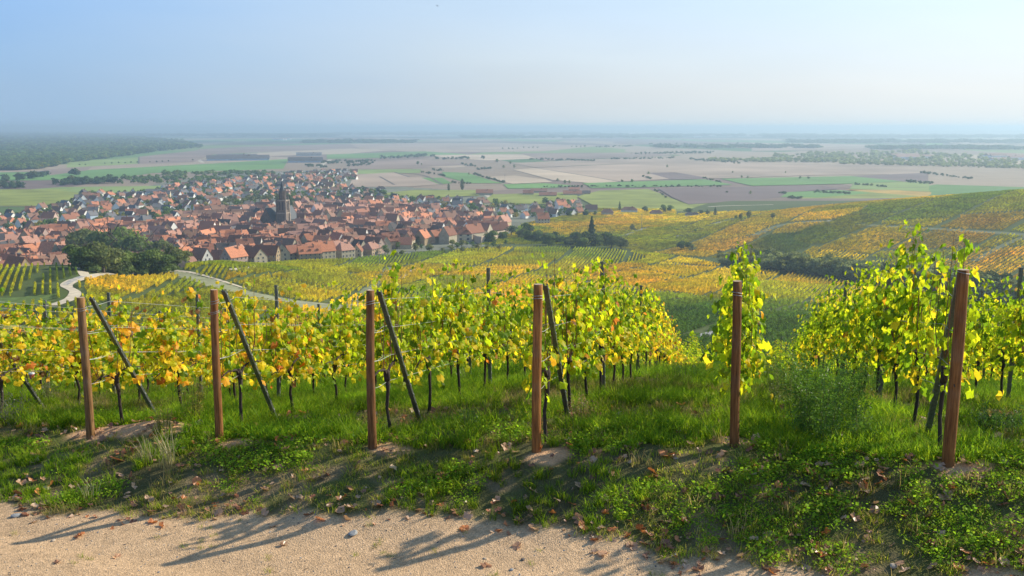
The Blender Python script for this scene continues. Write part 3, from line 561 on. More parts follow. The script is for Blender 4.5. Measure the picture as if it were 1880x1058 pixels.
# edge of the near hillside, by photo column
EDGE_PX = [-400, 0, 128, 200, 330, 400, 520, 640, 700, 760, 820, 900, 1000, 1120, 1220, 1330, 1400, 1600, 1880, 2300]
EDGE_D = [505, 500, 480, 470, 560, 650, 720, 760, 790, 810, 830, 850, 860, 850, 800, 720, 690, 610, 520, 450]
HILL0 = [9e9] * 14 + [800, 745, 722, 655, 575, 505]          # where vines start again behind the wooded gully
TOWNP = world_poly([(700, 463), (600, 470), (330, 470), (100, 465), (-300, 470), (-300, 420), (150, 372), (420, 318), (640, 330), (860, 350), (1100, 385), (960, 412), (935, 432), (880, 450)]); KNOLLP = world_poly([(128, 470), (150, 505), (200, 510), (340, 500), (345, 480), (320, 475), (140, 455)])
def gen_vines():
    cells = {}
    blocks = [(-9, 340, 34.), (340, 690, -24.), (690, 1180, 13.), (1180, 2600, 64.), (-900, -9, 34.)]
    TX = np.array([p[0] for r in ROADS for p in r[0][::3]]); TY = np.array([p[1] for r in ROADS for p in r[0][::3]]); TW = np.concatenate([np.full(len(r[0][::3]), r[1]) for r in ROADS])
    def angle(px, d):
        return np.where(px < 150, R(20), np.where(px < 700, R(-32), np.where(d > 780, R(38), np.where(px < 1150, R(14), R(30)))))
    reg = [(-500, 150, 64, 510, R(-25), 0), (150, 345, 64, 570, R(-12), 0), (345, 700, 64, 800, R(-3), 0), (700, 1120, 64, 870, R(9), 0), (1120, 2300, 64, 870, R(23), 0), (880, 1240, 860, 1330, R(50), 1), (1150, 1560, 560, 1250, R(33), 1), (1560, 2400, 440, 1180, R(43), 1)]
    out = []
    for ri, (pa, pb, d0, d1, th, zone) in enumerate(reg):
        c, s = math.cos(th), math.sin(th)          # row direction (s, c)
        az0, az1 = math.atan((pa - CX) / 1800), math.atan((pb - CX) / 1800)
        xs = [math.sin(a) * d for a in (az0, az1) for d in (d0, d1)] + [0]; ys = [math.cos(a) * d for a in (az0, az1) for d in (d0, d1)] + [d1]
        u = [x * s + y * c for x, y in zip(xs, ys)]; v = [x * c - y * s for x, y in zip(xs, ys)]
        step_v = 2.5 if zone == 0 else 3.2; step_u = 1.9 if zone == 0 else 3.0
        U, Vv = np.meshgrid(np.arange(min(u), max(u), 1.9 if zone == 0 else 3.0), np.arange(min(v), max(v), step_v))
        U = U + RNG.random(U.shape) * .3; X = U * s + Vv * c; Y = U * c - Vv * s; D = np.hypot(X, Y); PX0 = CX + 1800 * np.tan(np.clip(np.arctan2(X, Y), -1.2, 1.2)); PX = PX0 + (70 * np.sin(D / 45) + 60 * (D < 330) * np.sin(D / 20) if zone == 0 else 0)
        if zone == 0: PX = np.where(PX0 < 230, PX0, PX)
        if ri >= 6: PX = PX0 + 90 * np.sin(D / 60) + .25 * (D - 800)
        ed = np.interp(PX0, EDGE_PX, EDGE_D); h0 = np.interp(PX, EDGE_PX, HILL0)
        ok = (Y > 0) & (PX > pa) & (PX <= pb) & (D > d0) & (D < d1)
        if zone == 0: ok &= (D < ed)
        elif ri == 5: ok &= (D > 885)
        else: ok &= (D > np.maximum(np.interp(PX, [1150, 1250, 1330, 1400], [900, 850, 760, 0]), np.interp(PX, EDGE_PX[14:], HILL0[14:])))
        # plots: blocks of rows, with a grass margin round each
        pl, pw = (105, 50) if zone == 0 else (150, 61)
        rowid = np.round((Vv - min(v)) / step_v); bi = np.floor(Vv / pw + .35 * np.sin(U / 170)); bj = np.floor(U / pl + .5 * vnoise(bi * 3.3, bi * 0, 1, 9))
        fu = (U / pl + .5 * vnoise(bi * 3.3, bi * 0, 1, 9)) % 1; fv = (Vv / pw + .35 * np.sin(U / 170)) % 1
        ok &= (fu > 4.5 / pl) & (fv > 4.2 / pw)
        X, Y, D, PX, bi, bj = (A[ok] for A in (X, Y, D, PX, bi, bj))
        for poly in (MEADOW1, MEADOW2, TOWNP, KNOLLP):
            k = ~in_poly(X, Y, poly); X, Y, D, PX, bi, bj = (A[k] for A in (X, Y, D, PX, bi, bj))
        keep = np.ones(len(X), bool)
        for a in range(0, len(X), 4000):
            dx = X[a:a + 4000, None] - TX[None]; dy = Y[a:a + 4000, None] - TY[None]; keep[a:a + 4000] = ~((dx * dx + dy * dy) < (TW[None] + .8) ** 2).any(1)
        X, Y, D, PX, bi, bj = (A[keep] for A in (X, Y, D, PX, bi, bj))
        kk = (RNG.random(len(X)) > .04); X, Y, D, PX, bi, bj = (A[kk] for A in (X, Y, D, PX, bi, bj))
        for key in sorted(set(zip(bi.astype(int).tolist(), bj.astype(int).tolist()))):
            m = (bi.astype(int) == key[0]) & (bj.astype(int) == key[1])
            if m.sum() > 12: out.append((X[m], Y[m], zone, math.pi / 2 - th))
    return out
def plant_vineyards():
    plots = gen_vines(); items = []; tot = 0
    base = {k: np.array(v) for k, v in VC.items()}
    for X, Y, zone, rz in plots:
        Z = height(X, Y); mx, my, _ = project(X, Y, Z); n = len(X); tot += n
        # the colour of the plot: nearest of the sampled colours to its middle, softened by its neighbours
        cxp, cyp = float(np.median(mx)), float(np.median(my))
        dist = ((CT[:, 0] - cxp) / 2.2) ** 2 + (CT[:, 1] - cyp) ** 2 * 1.6; j = int(np.argmin(dist)); key = CTRL[j][2]
        d2 = ((CT[None, :, 0] - mx[:, None]) / 2.2) ** 2 + (CT[None, :, 1] - my[:, None]) ** 2 * 1.6; nn = np.argsort(d2, 1)[:, :3]
        w = 1 / (np.take_along_axis(d2, nn, 1) + 60); w /= w.sum(1, keepdims=True) + 1e-9
        loc = sum(w[:, k:k + 1] * np.array([base[CTRL[i][2]] for i in nn[:, k]]) for k in range(3))
        pn = fnoise(X, Y, 26, 61, 3); pn2 = fnoise(X, Y, 7, 71, 2)
        c = base[key][None] * .55 + loc * .45; c = c * random.uniform(.8, 1.2)
        warm = np.array([1.2, .92, .85]); cool = np.array([.72, .95, .95]); c = c * np.where(pn[:, None] > .5, 1 + (warm - 1) * (pn[:, None] - .5) * 1.4, 1 + (cool - 1) * (.5 - pn[:, None]) * 1.5)
        c = c * (.6 + .8 * pn2[:, None]) * (.6 + .8 * RNG.random((n, 1)))
        s = .85 + .3 * RNG.random((n, 3)); rot = np.stack([0 * X, 0 * X, rz + (RNG.random(n) - .5) * .12 + np.pi * (RNG.random(n) > .5)], 1)
        tz = 1 if zone == 0 else 1
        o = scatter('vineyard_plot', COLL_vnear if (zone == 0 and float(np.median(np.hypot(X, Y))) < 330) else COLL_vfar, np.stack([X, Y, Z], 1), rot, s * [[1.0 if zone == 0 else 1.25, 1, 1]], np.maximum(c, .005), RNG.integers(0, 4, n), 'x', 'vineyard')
        place = 'behind the front vine rows' if cyp > 600 else ('on the right hand hill' if zone == 1 and cxp > 1230 else ('behind the dark hedge right of town' if zone == 1 else ('below the tree covered knoll' if cxp < 340 else ('below the church' if cxp < 700 else ('in front of the dark hedge' if cxp < 1150 else 'below the wooded gully')))))
        dep = 'upper' if cyp < 430 else ('middle' if cyp < 500 else 'lower')
        items.append((o, f"{dep} plot of {VN[key]} vine rows {place}"))
    for o, w in items: o['label'] = w
    by = {}
    for o, w in items: by.setdefault(w, []).append(o)
    for w, os_ in by.items():
        for o in os_: o['group'] = 'vineyard plots on the slopes'
    print('vine clumps', tot, 'plots', len(plots))
plant_vineyards()

# ------------------------------------------------------------------ trees
def scatter_trees_px(pts, keys, hpx, label, group=None, jit=(6, 2), name='tree'):
    out = []
    for (px, py) in pts:
        X, Y, Z = at(px + (random.random() - .5) * jit[0], py + (random.random() - .5) * jit[1]); x, y = float(X), float(Y); dep = float(project(x, y, float(Z))[2])
        h = (hpx if not hasattr(hpx, '__len__') else random.uniform(*hpx)) * dep / F_PX
        out.append((tree(random.choice(keys), x, y, h, 'x', group, name, wid=random.uniform(.9, 1.3)), label))
    return out
items = []
# the big clump of trees on the knoll at the left
kn = []
for i, (px, py, hp) in enumerate([(150, 474, 50), (172, 484, 62), (205, 490, 74), (160, 498, 48), (190, 502, 56), (232, 492, 70), (262, 496, 60), (292, 496, 54), (222, 504, 50), (255, 504, 46), (325, 494, 40), (300, 502, 40), (145, 490, 40), (243, 478, 52), (280, 486, 46), (178, 470, 46), (205, 502, 44), (238, 504, 44), (275, 503, 46), (175, 500, 44)]):
    X, Y, Z = at(px, py); dep = float(project(float(X), float(Y), float(Z))[2]); h = random.uniform(1.08, 1.36) * hp * dep / F_PX
    kn.append((tree(f'knoll{i % 3}', float(X), float(Y), h, 'x', None, 'tree', 1.05), 'bushy green tree of the knoll clump'))
label_all(kn, 'trees on the knoll')
# hedge of dark trees right of the town, with the tall spruce
hd = scatter_trees_px([(940, 434), (955, 438), (968, 436), (985, 444), (1000, 446), (1018, 450), (1032, 446), (1050, 450), (1062, 448), (1075, 452), (1100, 452), (1112, 449), (1045, 452), (975, 444), (1120, 455), (1010, 451), (1065, 454), (925, 440), (900, 448), (1140, 458)], ['knoll0', 'round2', 'knoll2', 'knoll1', 'round2'], (20, 31), 'dark tree in the hedge right of town')
label_all(hd, 'trees of the dark hedge')
X, Y, Z = at(1086, 451); o = tree('conifer', float(X), float(Y), 54 * float(project(float(X), float(Y), float(Z))[2]) / F_PX, 'tall dark spruce towering over the hedge right of the town', None, 'spruce_tree', 1.0)
X, Y, Z = at(533, 398); o = tree('poplar', float(X), float(Y), 40 * float(project(float(X), float(Y), float(Z))[2]) / F_PX, 'tall dark column shaped conifer directly right of the church tower', None, 'conifer_tree', 1.1)
label_all(scatter_trees_px([(800, 392), (806, 394), (792, 393), (755, 378), (848, 350), (826, 352), (785, 384), (803, 389)], ['spruce', 'poplar'], (13, 21), 'dark conifer among the houses near the gate tower', name='conifer_tree'), 'conifers in the town')
# wooded gully at the foot of the right hand hill: one continuous band of feathery trees
def gully():
    X = []; Y = []; S_ = []
    for px in np.arange(1325, 2150, 2.6):
        ed = float(np.interp(px, EDGE_PX, EDGE_D)); a = math.atan((px - CX) / 1800)
        for k in range(4):
            if RNG.random() < .2 or (px < 1350 and k > 1): continue
            d = ed + 7 + k * 9 + RNG.random() * 7; X.append(math.sin(a) * d); Y.append(math.cos(a) * d); S_.append((.6 + .5 * RNG.random()) * (.7 if px < 1360 else 1.0) * (.75 if k == 0 else 1.0) * 1.5)
    X = np.array(X); Y = np.array(Y); n = len(X); s = np.array(S_)
    cl = proto_collection('gully_tree', [mesh('gully_tree', *crown_data(340 + i, 9, 7, 420, .8, 'bushy', .0, (1, 1, 1), .3)[:2], [M_tree], crown_data(340 + i, 9, 7, 420, .8, 'bushy', .0, (1, 1, 1), .3)[2]) for i in range(3)])
    t = np.where(RNG.random((n, 1)) < .55, np.array([GREENS['grey']]), np.where(RNG.random((n, 1)) < .5, np.array([GREENS['olive']]), np.array([GREENS['dark']]))) * (.75 + .5 * RNG.random((n, 1)))
    scatter('gully_wood', cl, np.stack([X, Y, height(X, Y) - .3], 1), np.stack([0 * X, 0 * X, RNG.random(n) * 6.3], 1), np.stack([s, s, s], 1), t, RNG.integers(0, 3, n), 'dense band of feathery grey green trees in the gully at the hill foot', 'wood')
gully()
label_all(scatter_trees_px([(1248, 460), (1253, 462), (1270, 463), (1261, 461)], ['round2', 'grey0'], (10, 22), 'dark bush at the left end of the wooded gully', name='bush'), 'bushes by the gully')
label_all(scatter_trees_px([(1351, 404), (1362, 404), (1373, 402), (1164, 425), (1162, 424), (1274, 426), (1415, 403)], ['grey1', 'autumn2', 'round0'], (6, 17), 'small tree beside the lane on the saddle of the vineyards'), 'small trees by the lane')
label_all(scatter_trees_px([(1183, 391), (1190, 391), (1215, 391), (1222, 391), (1232, 392), (1290, 395), (1296, 395), (1300, 396), (1311, 397), (1262, 396), (1140, 387), (1090, 398)], ['round2', 'round0', 'spruce'], (8, 18), 'dark tree in the row behind the yellow vineyard'), 'trees behind the yellow vineyard')
# single trees standing in the fields of the plain
label_all(scatter_trees_px([(1225, 308), (1345, 319), (1362, 328), (1373, 328), (1442, 318), (1469, 329), (1484, 330), (1024, 334), (1045, 338), (1037, 338), (1160, 337), (1190, 321), (912, 300), (937, 303), (925, 309), (944, 309), (1142, 336), (1334, 355), (1378, 357), (913, 299), (777, 318), (861, 322), (767, 304), (774, 304)], ['round0', 'round2', 'grey0'], (4, 9), 'lone small tree standing out in the fields', jit=(1, 1)), 'lone trees in the plain')
label_all(scatter_trees_px([(146, 304), (157, 304), (192, 302), (205, 302), (218, 301), (230, 301), (241, 300), (252, 300), (275, 299), (287, 299), (298, 298), (309, 298), (354, 296)], ['round2'], (3, 4.5), 'small round tree in the far row along the green field', jit=(1, .6)), 'row of small far trees')
label_all(scatter_trees_px([(923, 275), (934, 275), (941, 275), (950, 274), (962, 273), (971, 273), (979, 273), (987, 273), (1050, 271), (1058, 271), (1066, 271), (1074, 271)], ['round2'], (3, 5), 'tiny far tree in a row across the plain', jit=(1, .6)), 'row of tiny far trees')
# belts and woods that read as one mass
COLL_tree = proto_collection('far_tree', [mesh('far_tree', *crown_data(300 + i, 9, 9, 130, 1.9, 'round', .0, (1, 1, 1), .3)[:2], [M_tree], crown_data(300 + i, 9, 9, 130, 1.9, 'round', .0, (1, 1, 1), .3)[2]) for i in range(4)])
def belt(name, label, segs, colkey='dark', dens=1.0, hpx=None, h=9):
    PX = []; PY = []
    for (x0, y0, x1, y1, n, th) in segs:
        t = RNG.random(int(n * dens)); PX += list(x0 + (x1 - x0) * t + RNG.normal(size=len(t)) * 1.0); PY += list(y0 + (y1 - y0) * t + (RNG.random(len(t)) - .5) * th)
    X, Y, Z = at(np.array(PX), np.array(PY)); dep = project(X, Y, Z)[2]; n = len(X)
    hh = h * (.6 + .7 * RNG.random(n)) if hpx is None else dep / F_PX * (hpx[0] + (hpx[1] - hpx[0]) * RNG.random(n)); s = hh / 9
    t = np.array(GREENS[colkey])[None] * (.7 + .7 * RNG.random((n, 1))) + (RNG.random((n, 1)) > .85) * np.array([[.05, .03, 0]])
    return scatter(name, COLL_tree, np.stack([X, Y, Z - .3], 1), np.stack([0 * X, 0 * X, RNG.random(n) * 6.3], 1), np.stack([s * 1.25, s * 1.25, s], 1), t, RNG.integers(0, 4, n), label, 'trees')
belt('tree_belt', 'dark tree belt in the green fields behind the town at left', [(97, 340, 213, 335, 60, 4), (-60, 344, 40, 345, 40, 5), (0, 336, 90, 324, 20, 2), (130, 322, 145, 322, 6, 1)], 'dark', 1, (8, 16))
belt('tree_belt', 'long grey green tree belt behind the houses left of the church', [(222, 330, 500, 330, 150, 5), (300, 322, 505, 320, 90, 4), (215, 337, 400, 337, 40, 2)], 'green', 1, (4, 10))
belt('tree_belt', 'trees along the road right of the far houses', [(590, 300, 690, 298, 60, 4), (640, 305, 680, 303, 16, 3), (560, 305, 600, 308, 20, 3), (690, 292, 800, 287, 40, 3), (800, 293, 890, 292, 20, 2)], 'dark', 1, (3, 7))
belt('tree_belt', 'hedges crossing the green fields in the middle of the plain', [(795, 312, 815, 315, 14, 2), (775, 317, 820, 325, 26, 2), (868, 320, 925, 336, 60, 2), (830, 336, 865, 338, 20, 2), (875, 312, 900, 310, 22, 2), (848, 303, 876, 306, 22, 2), (1197, 346, 1225, 365, 18, 2), (1000, 344, 1345, 343, 80, 1.5), (1323, 336, 1290, 327, 18, 1.5)], 'dark', 1, (2, 5))
belt('tree_belt', 'hedges in the fields before the right hand hill', [(1497, 354, 1560, 357, 40, 2), (1445, 364, 1475, 365, 20, 2), (1430, 356, 1445, 357, 12, 2), (1570, 340, 1600, 341, 16, 2), (1662, 334, 1710, 338, 30, 2), (1690, 318, 1790, 330, 40, 1.5), (1612, 344, 1630, 344, 8, 1), (1195, 330, 1170, 322, 6, 1)], 'dark', 1, (3, 6))
belt('tree_belt', 'far tree rows at the horizon side of the stubble fields', [(970, 293, 1095, 296, 60, 2), (1120, 293, 1240, 291, 50, 1.5), (1160, 283, 1310, 281, 110, 3), (1090, 271, 1165, 269, 30, 1), (1260, 293, 1360, 300, 60, 4), (1190, 266, 1420, 266, 50, 1)], 'dark', 1, (2, 4.5))
belt('forest_strip', 'long blue green wood crossing the plain above the right hill', [(1300, 296, 1540, 297, 260, 4), (1420, 290, 1880, 300, 420, 10), (1540, 300, 1900, 309, 300, 4), (1480, 285, 1900, 290, 220, 6), (1900, 290, 2050, 312, 120, 20), (1600, 283, 1700, 280, 40, 3)], 'grey', 1, (4, 8))
def forest():
    P = []; D = 2750.
    px = []; py = []
    n = 4000; u = RNG.random(n * 3); yy = 246 + (313 - 246) * RNG.random(n * 3) ** .9
    xl = -150; xr = np.interp(yy, [245, 252, 262, 273, 277, 290, 300, 309, 313], [120, 210, 332, 366, 306, 207, 122, 85, 40]) + 6 * np.sin(yy * 1.3)
    xx = xl + (xr - xl) * u; X, Y, Z = at(xx, yy); dep = project(X, Y, Z)[2]; m = len(X); s = np.clip(dep / 2700, 1, 5) ** .6 * (1.0 + .6 * RNG.random(m)) * 1.3
    t = np.array(GREENS['green'])[None] * (.35 + .9 * RNG.random((m, 1))) * (.6 + .8 * fnoise(X, Y, 500, 7, 2)[:, None]) + (RNG.random((m, 1)) > .85) * np.array([[.08, .05, 0]])
    scatter('forest', COLL_tree, np.stack([X, Y, Z - .5], 1), np.stack([0 * X, 0 * X, RNG.random(m) * 6.3], 1), np.stack([s * 1.3, s * 1.3, s * 1.0], 1), t, RNG.integers(0, 4, m), 'wide dark forest fading into blue haze at the left of the plain', 'forest')
forest()
def far_woods():
    xs = []; ys = []
    for (x0, x1, y, th, n) in [(60, 620, 250, 4, 500), (560, 760, 262, 3, 120), (600, 1100, 247, 4, 420), (850, 1250, 253, 3, 200), (1100, 1500, 250, 3, 320), (1400, 2000, 252, 4, 500), (1450, 1900, 262, 3, 260), (1200, 1500, 272, 2, 80), (-100, 400, 243, 3, 300), (500, 1500, 242, 3, 500), (1500, 2000, 243, 2, 250), (1600, 2000, 274, 3, 150)]:
        xs += list(x0 + (x1 - x0) * RNG.random(n)); ys += list(y + (RNG.random(n) - .5) * th)
    X, Y, Z = at(np.array(xs), np.array(ys)); dep = project(X, Y, Z)[2]; m = len(X); s = np.clip(dep / 2700, 1, 8) ** .5 * 1.4 * (.8 + .5 * RNG.random(m))
    scatter('far_woods', COLL_tree, np.stack([X, Y, Z - .5], 1), np.stack([0 * X, 0 * X, RNG.random(m) * 6.3], 1), np.stack([s * 5, s * 2.5, s * 1.1], 1), np.array(GREENS['dark'])[None] * (.8 + .6 * RNG.random((m, 1))), RNG.integers(0, 4, m), 'faint bands of far woods close under the horizon', 'woods')
far_woods()

def far_villages():
    mb = MB(); rng = random.Random(4)
    for (x0, x1, y, th, n) in [(600, 770, 259, 3, 26), (590, 640, 247, 2, 8), (905, 915, 245, 1, 2), (1030, 1060, 250, 2, 8), (1085, 1110, 253, 1, 6), (1125, 1190, 244, 2, 10), (1480, 1560, 249, 2, 14), (1600, 1720, 248, 2, 14), (1830, 1880, 292, 6, 6), (1650, 1700, 292, 6, 4), (505, 530, 257, 1, 5), (1240, 1300, 251, 2, 6), (1380, 1440, 247, 2, 8), (700, 820, 250, 2, 12)]:
        for i in range(n):
            X, Y, Z = at(rng.uniform(x0, x1), y + rng.uniform(-.5, .5) * th); X, Y = float(X), float(Y); w, l_, h = rng.uniform(10, 26), rng.uniform(14, 50), rng.uniform(7, 14)
            mb.box(X - l_, X + l_, Y - w, Y + w, -109, -108 + h); mb.add([(X - l_, Y - w, -108 + h), (X + l_, Y - w, -108 + h), (X + l_, Y + w, -108 + h), (X - l_, Y + w, -108 + h), (X - l_, Y, -104 + h * 1.2), (X + l_, Y, -104 + h * 1.2)], [(0, 1, 5, 4), (2, 3, 4, 5), (1, 2, 5), (3, 0, 4)], 1)
    tag(link('far_villages', mb.mesh('far_villages', [mat('far_white', (.8, .78, .74), .8), mat('far_roof', (.34, .2, .15), .8)])), 'pale specks of distant villages near the horizon', 'villages', kind='stuff')
far_villages()
# ------------------------------------------------------------------ town
M_wall = mat('render_wall', rough=.9, noise=.6, objcol=True, dark=.85, spec=.2); M_roof = mat('roof_tiles', rough=.85, noise=1.6, objcol=True, dark=.72, spec=.2)
M_glass = mat('window_glass', (.035, .04, .05), .15, spec=.6); M_frame = mat('window_frame', (.42, .38, .33), .7); M_chim = mat('chimney_brick', (.30, .17, .12), .9)
M_metalroof = mat('sheet_roof', rough=.45, noise=.3, objcol=True, dark=.85, spec=.4)
def house_meshes(Lh, W, E, H, hip=0.0, over=.45):
    w = MB(); x, y = Lh / 2, W / 2
    w.add([(-x, -y, -1.5), (x, -y, -1.5), (x, y, -1.5), (-x, y, -1.5), (-x, -y, E), (x, -y, E), (x, y, E), (-x, y, E), (-x + hip * .98, 0, H - .05), (x - hip * .98, 0, H - .05)],
          [(0, 1, 5, 4), (2, 3, 7, 6), (1, 2, 6, 9, 5), (3, 0, 4, 8, 7)] if hip == 0 else [(0, 1, 5, 4), (2, 3, 7, 6), (1, 2, 6, 5), (3, 0, 4, 7)])
    s = (H - E) / y; yo = y + over; zo = E - s * over; t = .28; xo = x + over * .6; r = MB()
    hx = hip
    top = [(-xo, -yo, zo), (xo, -yo, zo), (xo, yo, zo), (-xo, yo, zo), (-xo + hx, 0, H), (xo - hx, 0, H)]
    V = [(a, b, c + t) for a, b, c in top] + [(a, b, c) for a, b, c in top]
    F = [(0, 1, 5, 4), (2, 3, 4, 5), (6, 10, 11, 7), (8, 11, 10, 9), (0, 6, 7, 1), (2, 8, 9, 3)] + ([(1, 2, 5), (3, 0, 4), (7, 11, 8), (9, 10, 6), (1, 7, 8, 2), (3, 9, 6, 0)] if hip else [(1, 7, 11, 5), (5, 11, 8, 2), (3, 9, 10, 4), (4, 10, 6, 0)])
    r.add(V, F); c = MB().box(x * .35 - .4, x * .35 + .4, -y * .25 - .35, -y * .25 + .35, H - 2.2, H + 1.1)
    c.box(x * .35 - .48, x * .35 + .48, -y * .25 - .43, -y * .25 + .43, H + 1.1, H + 1.25)
    return w.mesh('wall', [M_wall]), r.mesh('roof', [M_roof]), c.mesh('chimney', [M_chim]), (w, r, c)
HP = {}
for k, a in {'long': (17, 9, 5.6, 11.2), 'mid': (13, 9, 5.6, 11.0), 'tall': (12, 9.5, 7.2, 13.6), 'gable': (11, 8, 4.2, 9.2), 'hip': (13, 9.5, 5.2, 9.6, 3.0), 'barn': (22, 10, 5.0, 11.2)}.items(): HP[k] = (house_meshes(*a), a)
WIN = MB().box(-.62, .62, -.06, .05, -.8, .8, 1).box(-.46, .46, -.10, .0, -.66, .66, 0).box(-.03, .03, -.115, -.09, -.66, .66, 1).mesh('window', [M_glass, M_frame])
DORM = MB(); DORM.box(-.8, .8, -1.2, .6, -.9, .5, 0); DORM.add([(-1, -1.35, .4), (1, -1.35, .4), (1, 1.1, .4), (-1, 1.1, .4), (0, -1.35, 1.2), (0, 1.1, 1.2)], [(0, 4, 5, 3), (1, 2, 5, 4), (0, 1, 4), (2, 3, 5)], 1)
DORM = DORM.mesh('dormer', [M_wall, M_roof])
RC = {'orange': (.50, .195, .10), 'russet': (.32, .135, .08), 'brown': (.22, .12, .08), 'rosy': (.39, .20, .14), 'grey': (.15, .14, .14), 'dark': (.085, .07, .065)}
WC = {'cream': (.56, .47, .32), 'white': (.80, .77, .70), 'ochre': (.46, .33, .19), 'pink': (.52, .37, .30), 'bluish': (.48, .56, .64)}
def house(kind, x, y, rz, rc, wc, s=(1, 1, 1), windows=False, dorm=0, name='house', wk=1.0):
    (wm, rm, cm, _), a = HP[kind]; o = bpy.data.objects.new(name, None); COL.objects.link(o); o.location = (x, y, float(height(x, y))); o.rotation_euler = (0, 0, rz); o.scale = s
    j = random.uniform(.5, 1.12); c1 = tuple(min(v * j, 1) for v in RC[rc]); j = random.uniform(.88, 1.1); c2 = tuple(v * j * wk for v in WC[wc])
    w = link('wall', wm, o); w.color = (*c2, 1); r = link('roof', rm, o); r.color = (*c1, 1); ch = link('chimney', cm, r)
    if windows:
        Lh, W, E, H = a[:4]; n = int(Lh // 3.2)
        for side in (-1, 1):
            for i in range(n):
                xx = (i + .5) * Lh / n - Lh / 2
                for z in ((1.6, 4.3) if E > 5 else (2.0,)): link('window', WIN, w, (xx, side * (W / 2 + .02), z), (0, 0, 0 if side < 0 else math.pi))
        if len(a) == 4:
            for side in (-1, 1):
                for yy, z in ((-1.8, 1.8), (1.8, 1.8), (-1.6, 4.6), (1.6, 4.6), (0, E + 1.6)):
                    if z < H - 1.5: link('window', WIN, w, (side * (Lh / 2 + .02), yy, z), (0, 0, math.pi / 2 if side > 0 else -math.pi / 2))
    if dorm:
        Lh, W, E, H = a[:4]
        for i in range(dorm):
            xx = (i + .5) * Lh / dorm - Lh / 2; d = link('dormer', DORM, r, (xx, -W * .27, E + (H - E) * .42), (0, 0, 0)); d.color = (*c1, 1)
    return o
def hdeg(px, py): X, Y, Z = at(px, py); return float(X), float(Y), float(Z)
SPECIAL = []         # (x, y, radius) kept free of ordinary houses
def px_build(px0, px1, pyb, hpx, W, rz=None, kind='barn', rc='russet', wc='cream', label='', cat='building', dorm=0, windows=False, name='long_building'):
    xm, ym, zm = hdeg((px0 + px1) / 2, pyb); dep = float(project(xm, ym, zm)[2]); (m, a) = HP[kind]
    Lw = (px1 - px0) * dep / F_PX; Hh = hpx * dep / F_PX; rz = math.atan2(ym, xm) - math.pi / 2 if rz is None else rz
    o = house(kind, xm, ym, rz, rc, wc, (Lw / a[0], W / a[1], Hh / a[3]), windows, dorm, name); tag(o, label, cat); SPECIAL.append((xm, ym, Lw / 2 + 3)); return o
# ---- landmark buildings
px_build(271, 312, 418, 15, 13, None, 'barn', 'orange', 'cream', 'long building with a bright red roof and a row of dormers', dorm=5)
px_build(364, 452, 405, 20, 14, None, 'barn', 'brown', 'cream', 'very long four storey building with low brown roof left of the church')
px_build(812, 866, 442, 25, 12, None, 'hip', 'russet', 'cream', 'large hall with hipped red brown roof and cream windowed walls by the town wall', dorm=3, windows=True, name='hall')
px_build(516, 578, 441, 20, 12, None, 'barn', 'rosy', 'ochre', 'long red roofed building standing directly in front of the church')
px_build(418, 450, 440, 16, 14, .3, 'hip', 'orange', 'white', 'large house with wide plain orange roof left below the church')
px_build(985, 1007, 411, 20, 14, .2, 'mid', 'orange', 'cream', 'large orange roofed house alone beside the yellow vineyard', windows=True, name='house')
px_build(1140, 1170, 391, 11, 10, None, 'hip', 'brown', 'white', 'long white bungalow behind the yellow vineyard', name='bungalow')
px_build(1104, 1126, 396, 12, 10, None, 'hip', 'brown', 'cream', 'brown roofed house left of the white bungalow', name='house')
px_build(1193, 1216, 395, 9, 9, None, 'hip', 'brown', 'cream', 'low brown roofed house right of the white bungalow', name='house')
px_build(1258, 1284, 397, 7, 9, None, 'hip', 'dark', 'bluish', 'low dark roofed house at the right end of the last house row', name='house')
for i, (a, b, c, h, rc, lb) in enumerate([(960, 980, 358, 9, 'russet', 'leftmost farm shed on the edge of the plain'), (975, 1004, 353, 7, 'rosy', 'farm shed with pale roof edge behind the others'), (990, 1022, 361, 8, 'russet', 'front farm shed with long red roof'), (1034, 1068, 359, 9, 'russet', 'farm shed with the longest red roof, right group'), (1044, 1064, 350, 6, 'russet', 'small farm shed behind the right group'), (1068, 1084, 357, 7, 'dark', 'dark roofed farm shed at the right end'), (874, 905, 358, 10, 'russet', 'red roofed farm shed with white ridge left of the sheds')]):
    px_build(a, b, c, h, 20, None, 'barn', rc, 'cream', lb, 'shed', name='farm_shed')
px_build(149, 216, 420, 10, 22, None, 'barn', 'grey', 'cream', 'long low hall with grey roof at the left behind the trees', name='warehouse')
px_build(214, 276, 408, 12, 26, None, 'barn', 'grey', 'cream', 'wide hall with pale grey roof left of the bright red roof', name='warehouse')
px_build(218, 262, 360, 8, 30, None, 'barn', 'grey', 'white', 'grey roofed warehouse among the upper houses', name='warehouse')
px_build(262, 300, 354, 7, 26, None, 'hip', 'grey', 'bluish', 'warehouse with pale blue walls among the upper houses', name='warehouse')
px_build(383, 492, 294, 9, 90, None, 'barn', 'dark', 'bluish', 'very long dark blue factory hall far out in the green fields', name='factory')
px_build(530, 592, 298, 9, 70, None, 'barn', 'dark', 'bluish', 'second dark factory hall right of the longest one', name='factory')
px_build(400, 470, 289, 6, 60, None, 'barn', 'grey', 'white', 'white trimmed factory hall behind the longest one', name='factory')
px_build(545, 590, 286, 6, 60, None, 'barn', 'grey', 'white', 'pale factory hall behind the second dark one', name='factory')
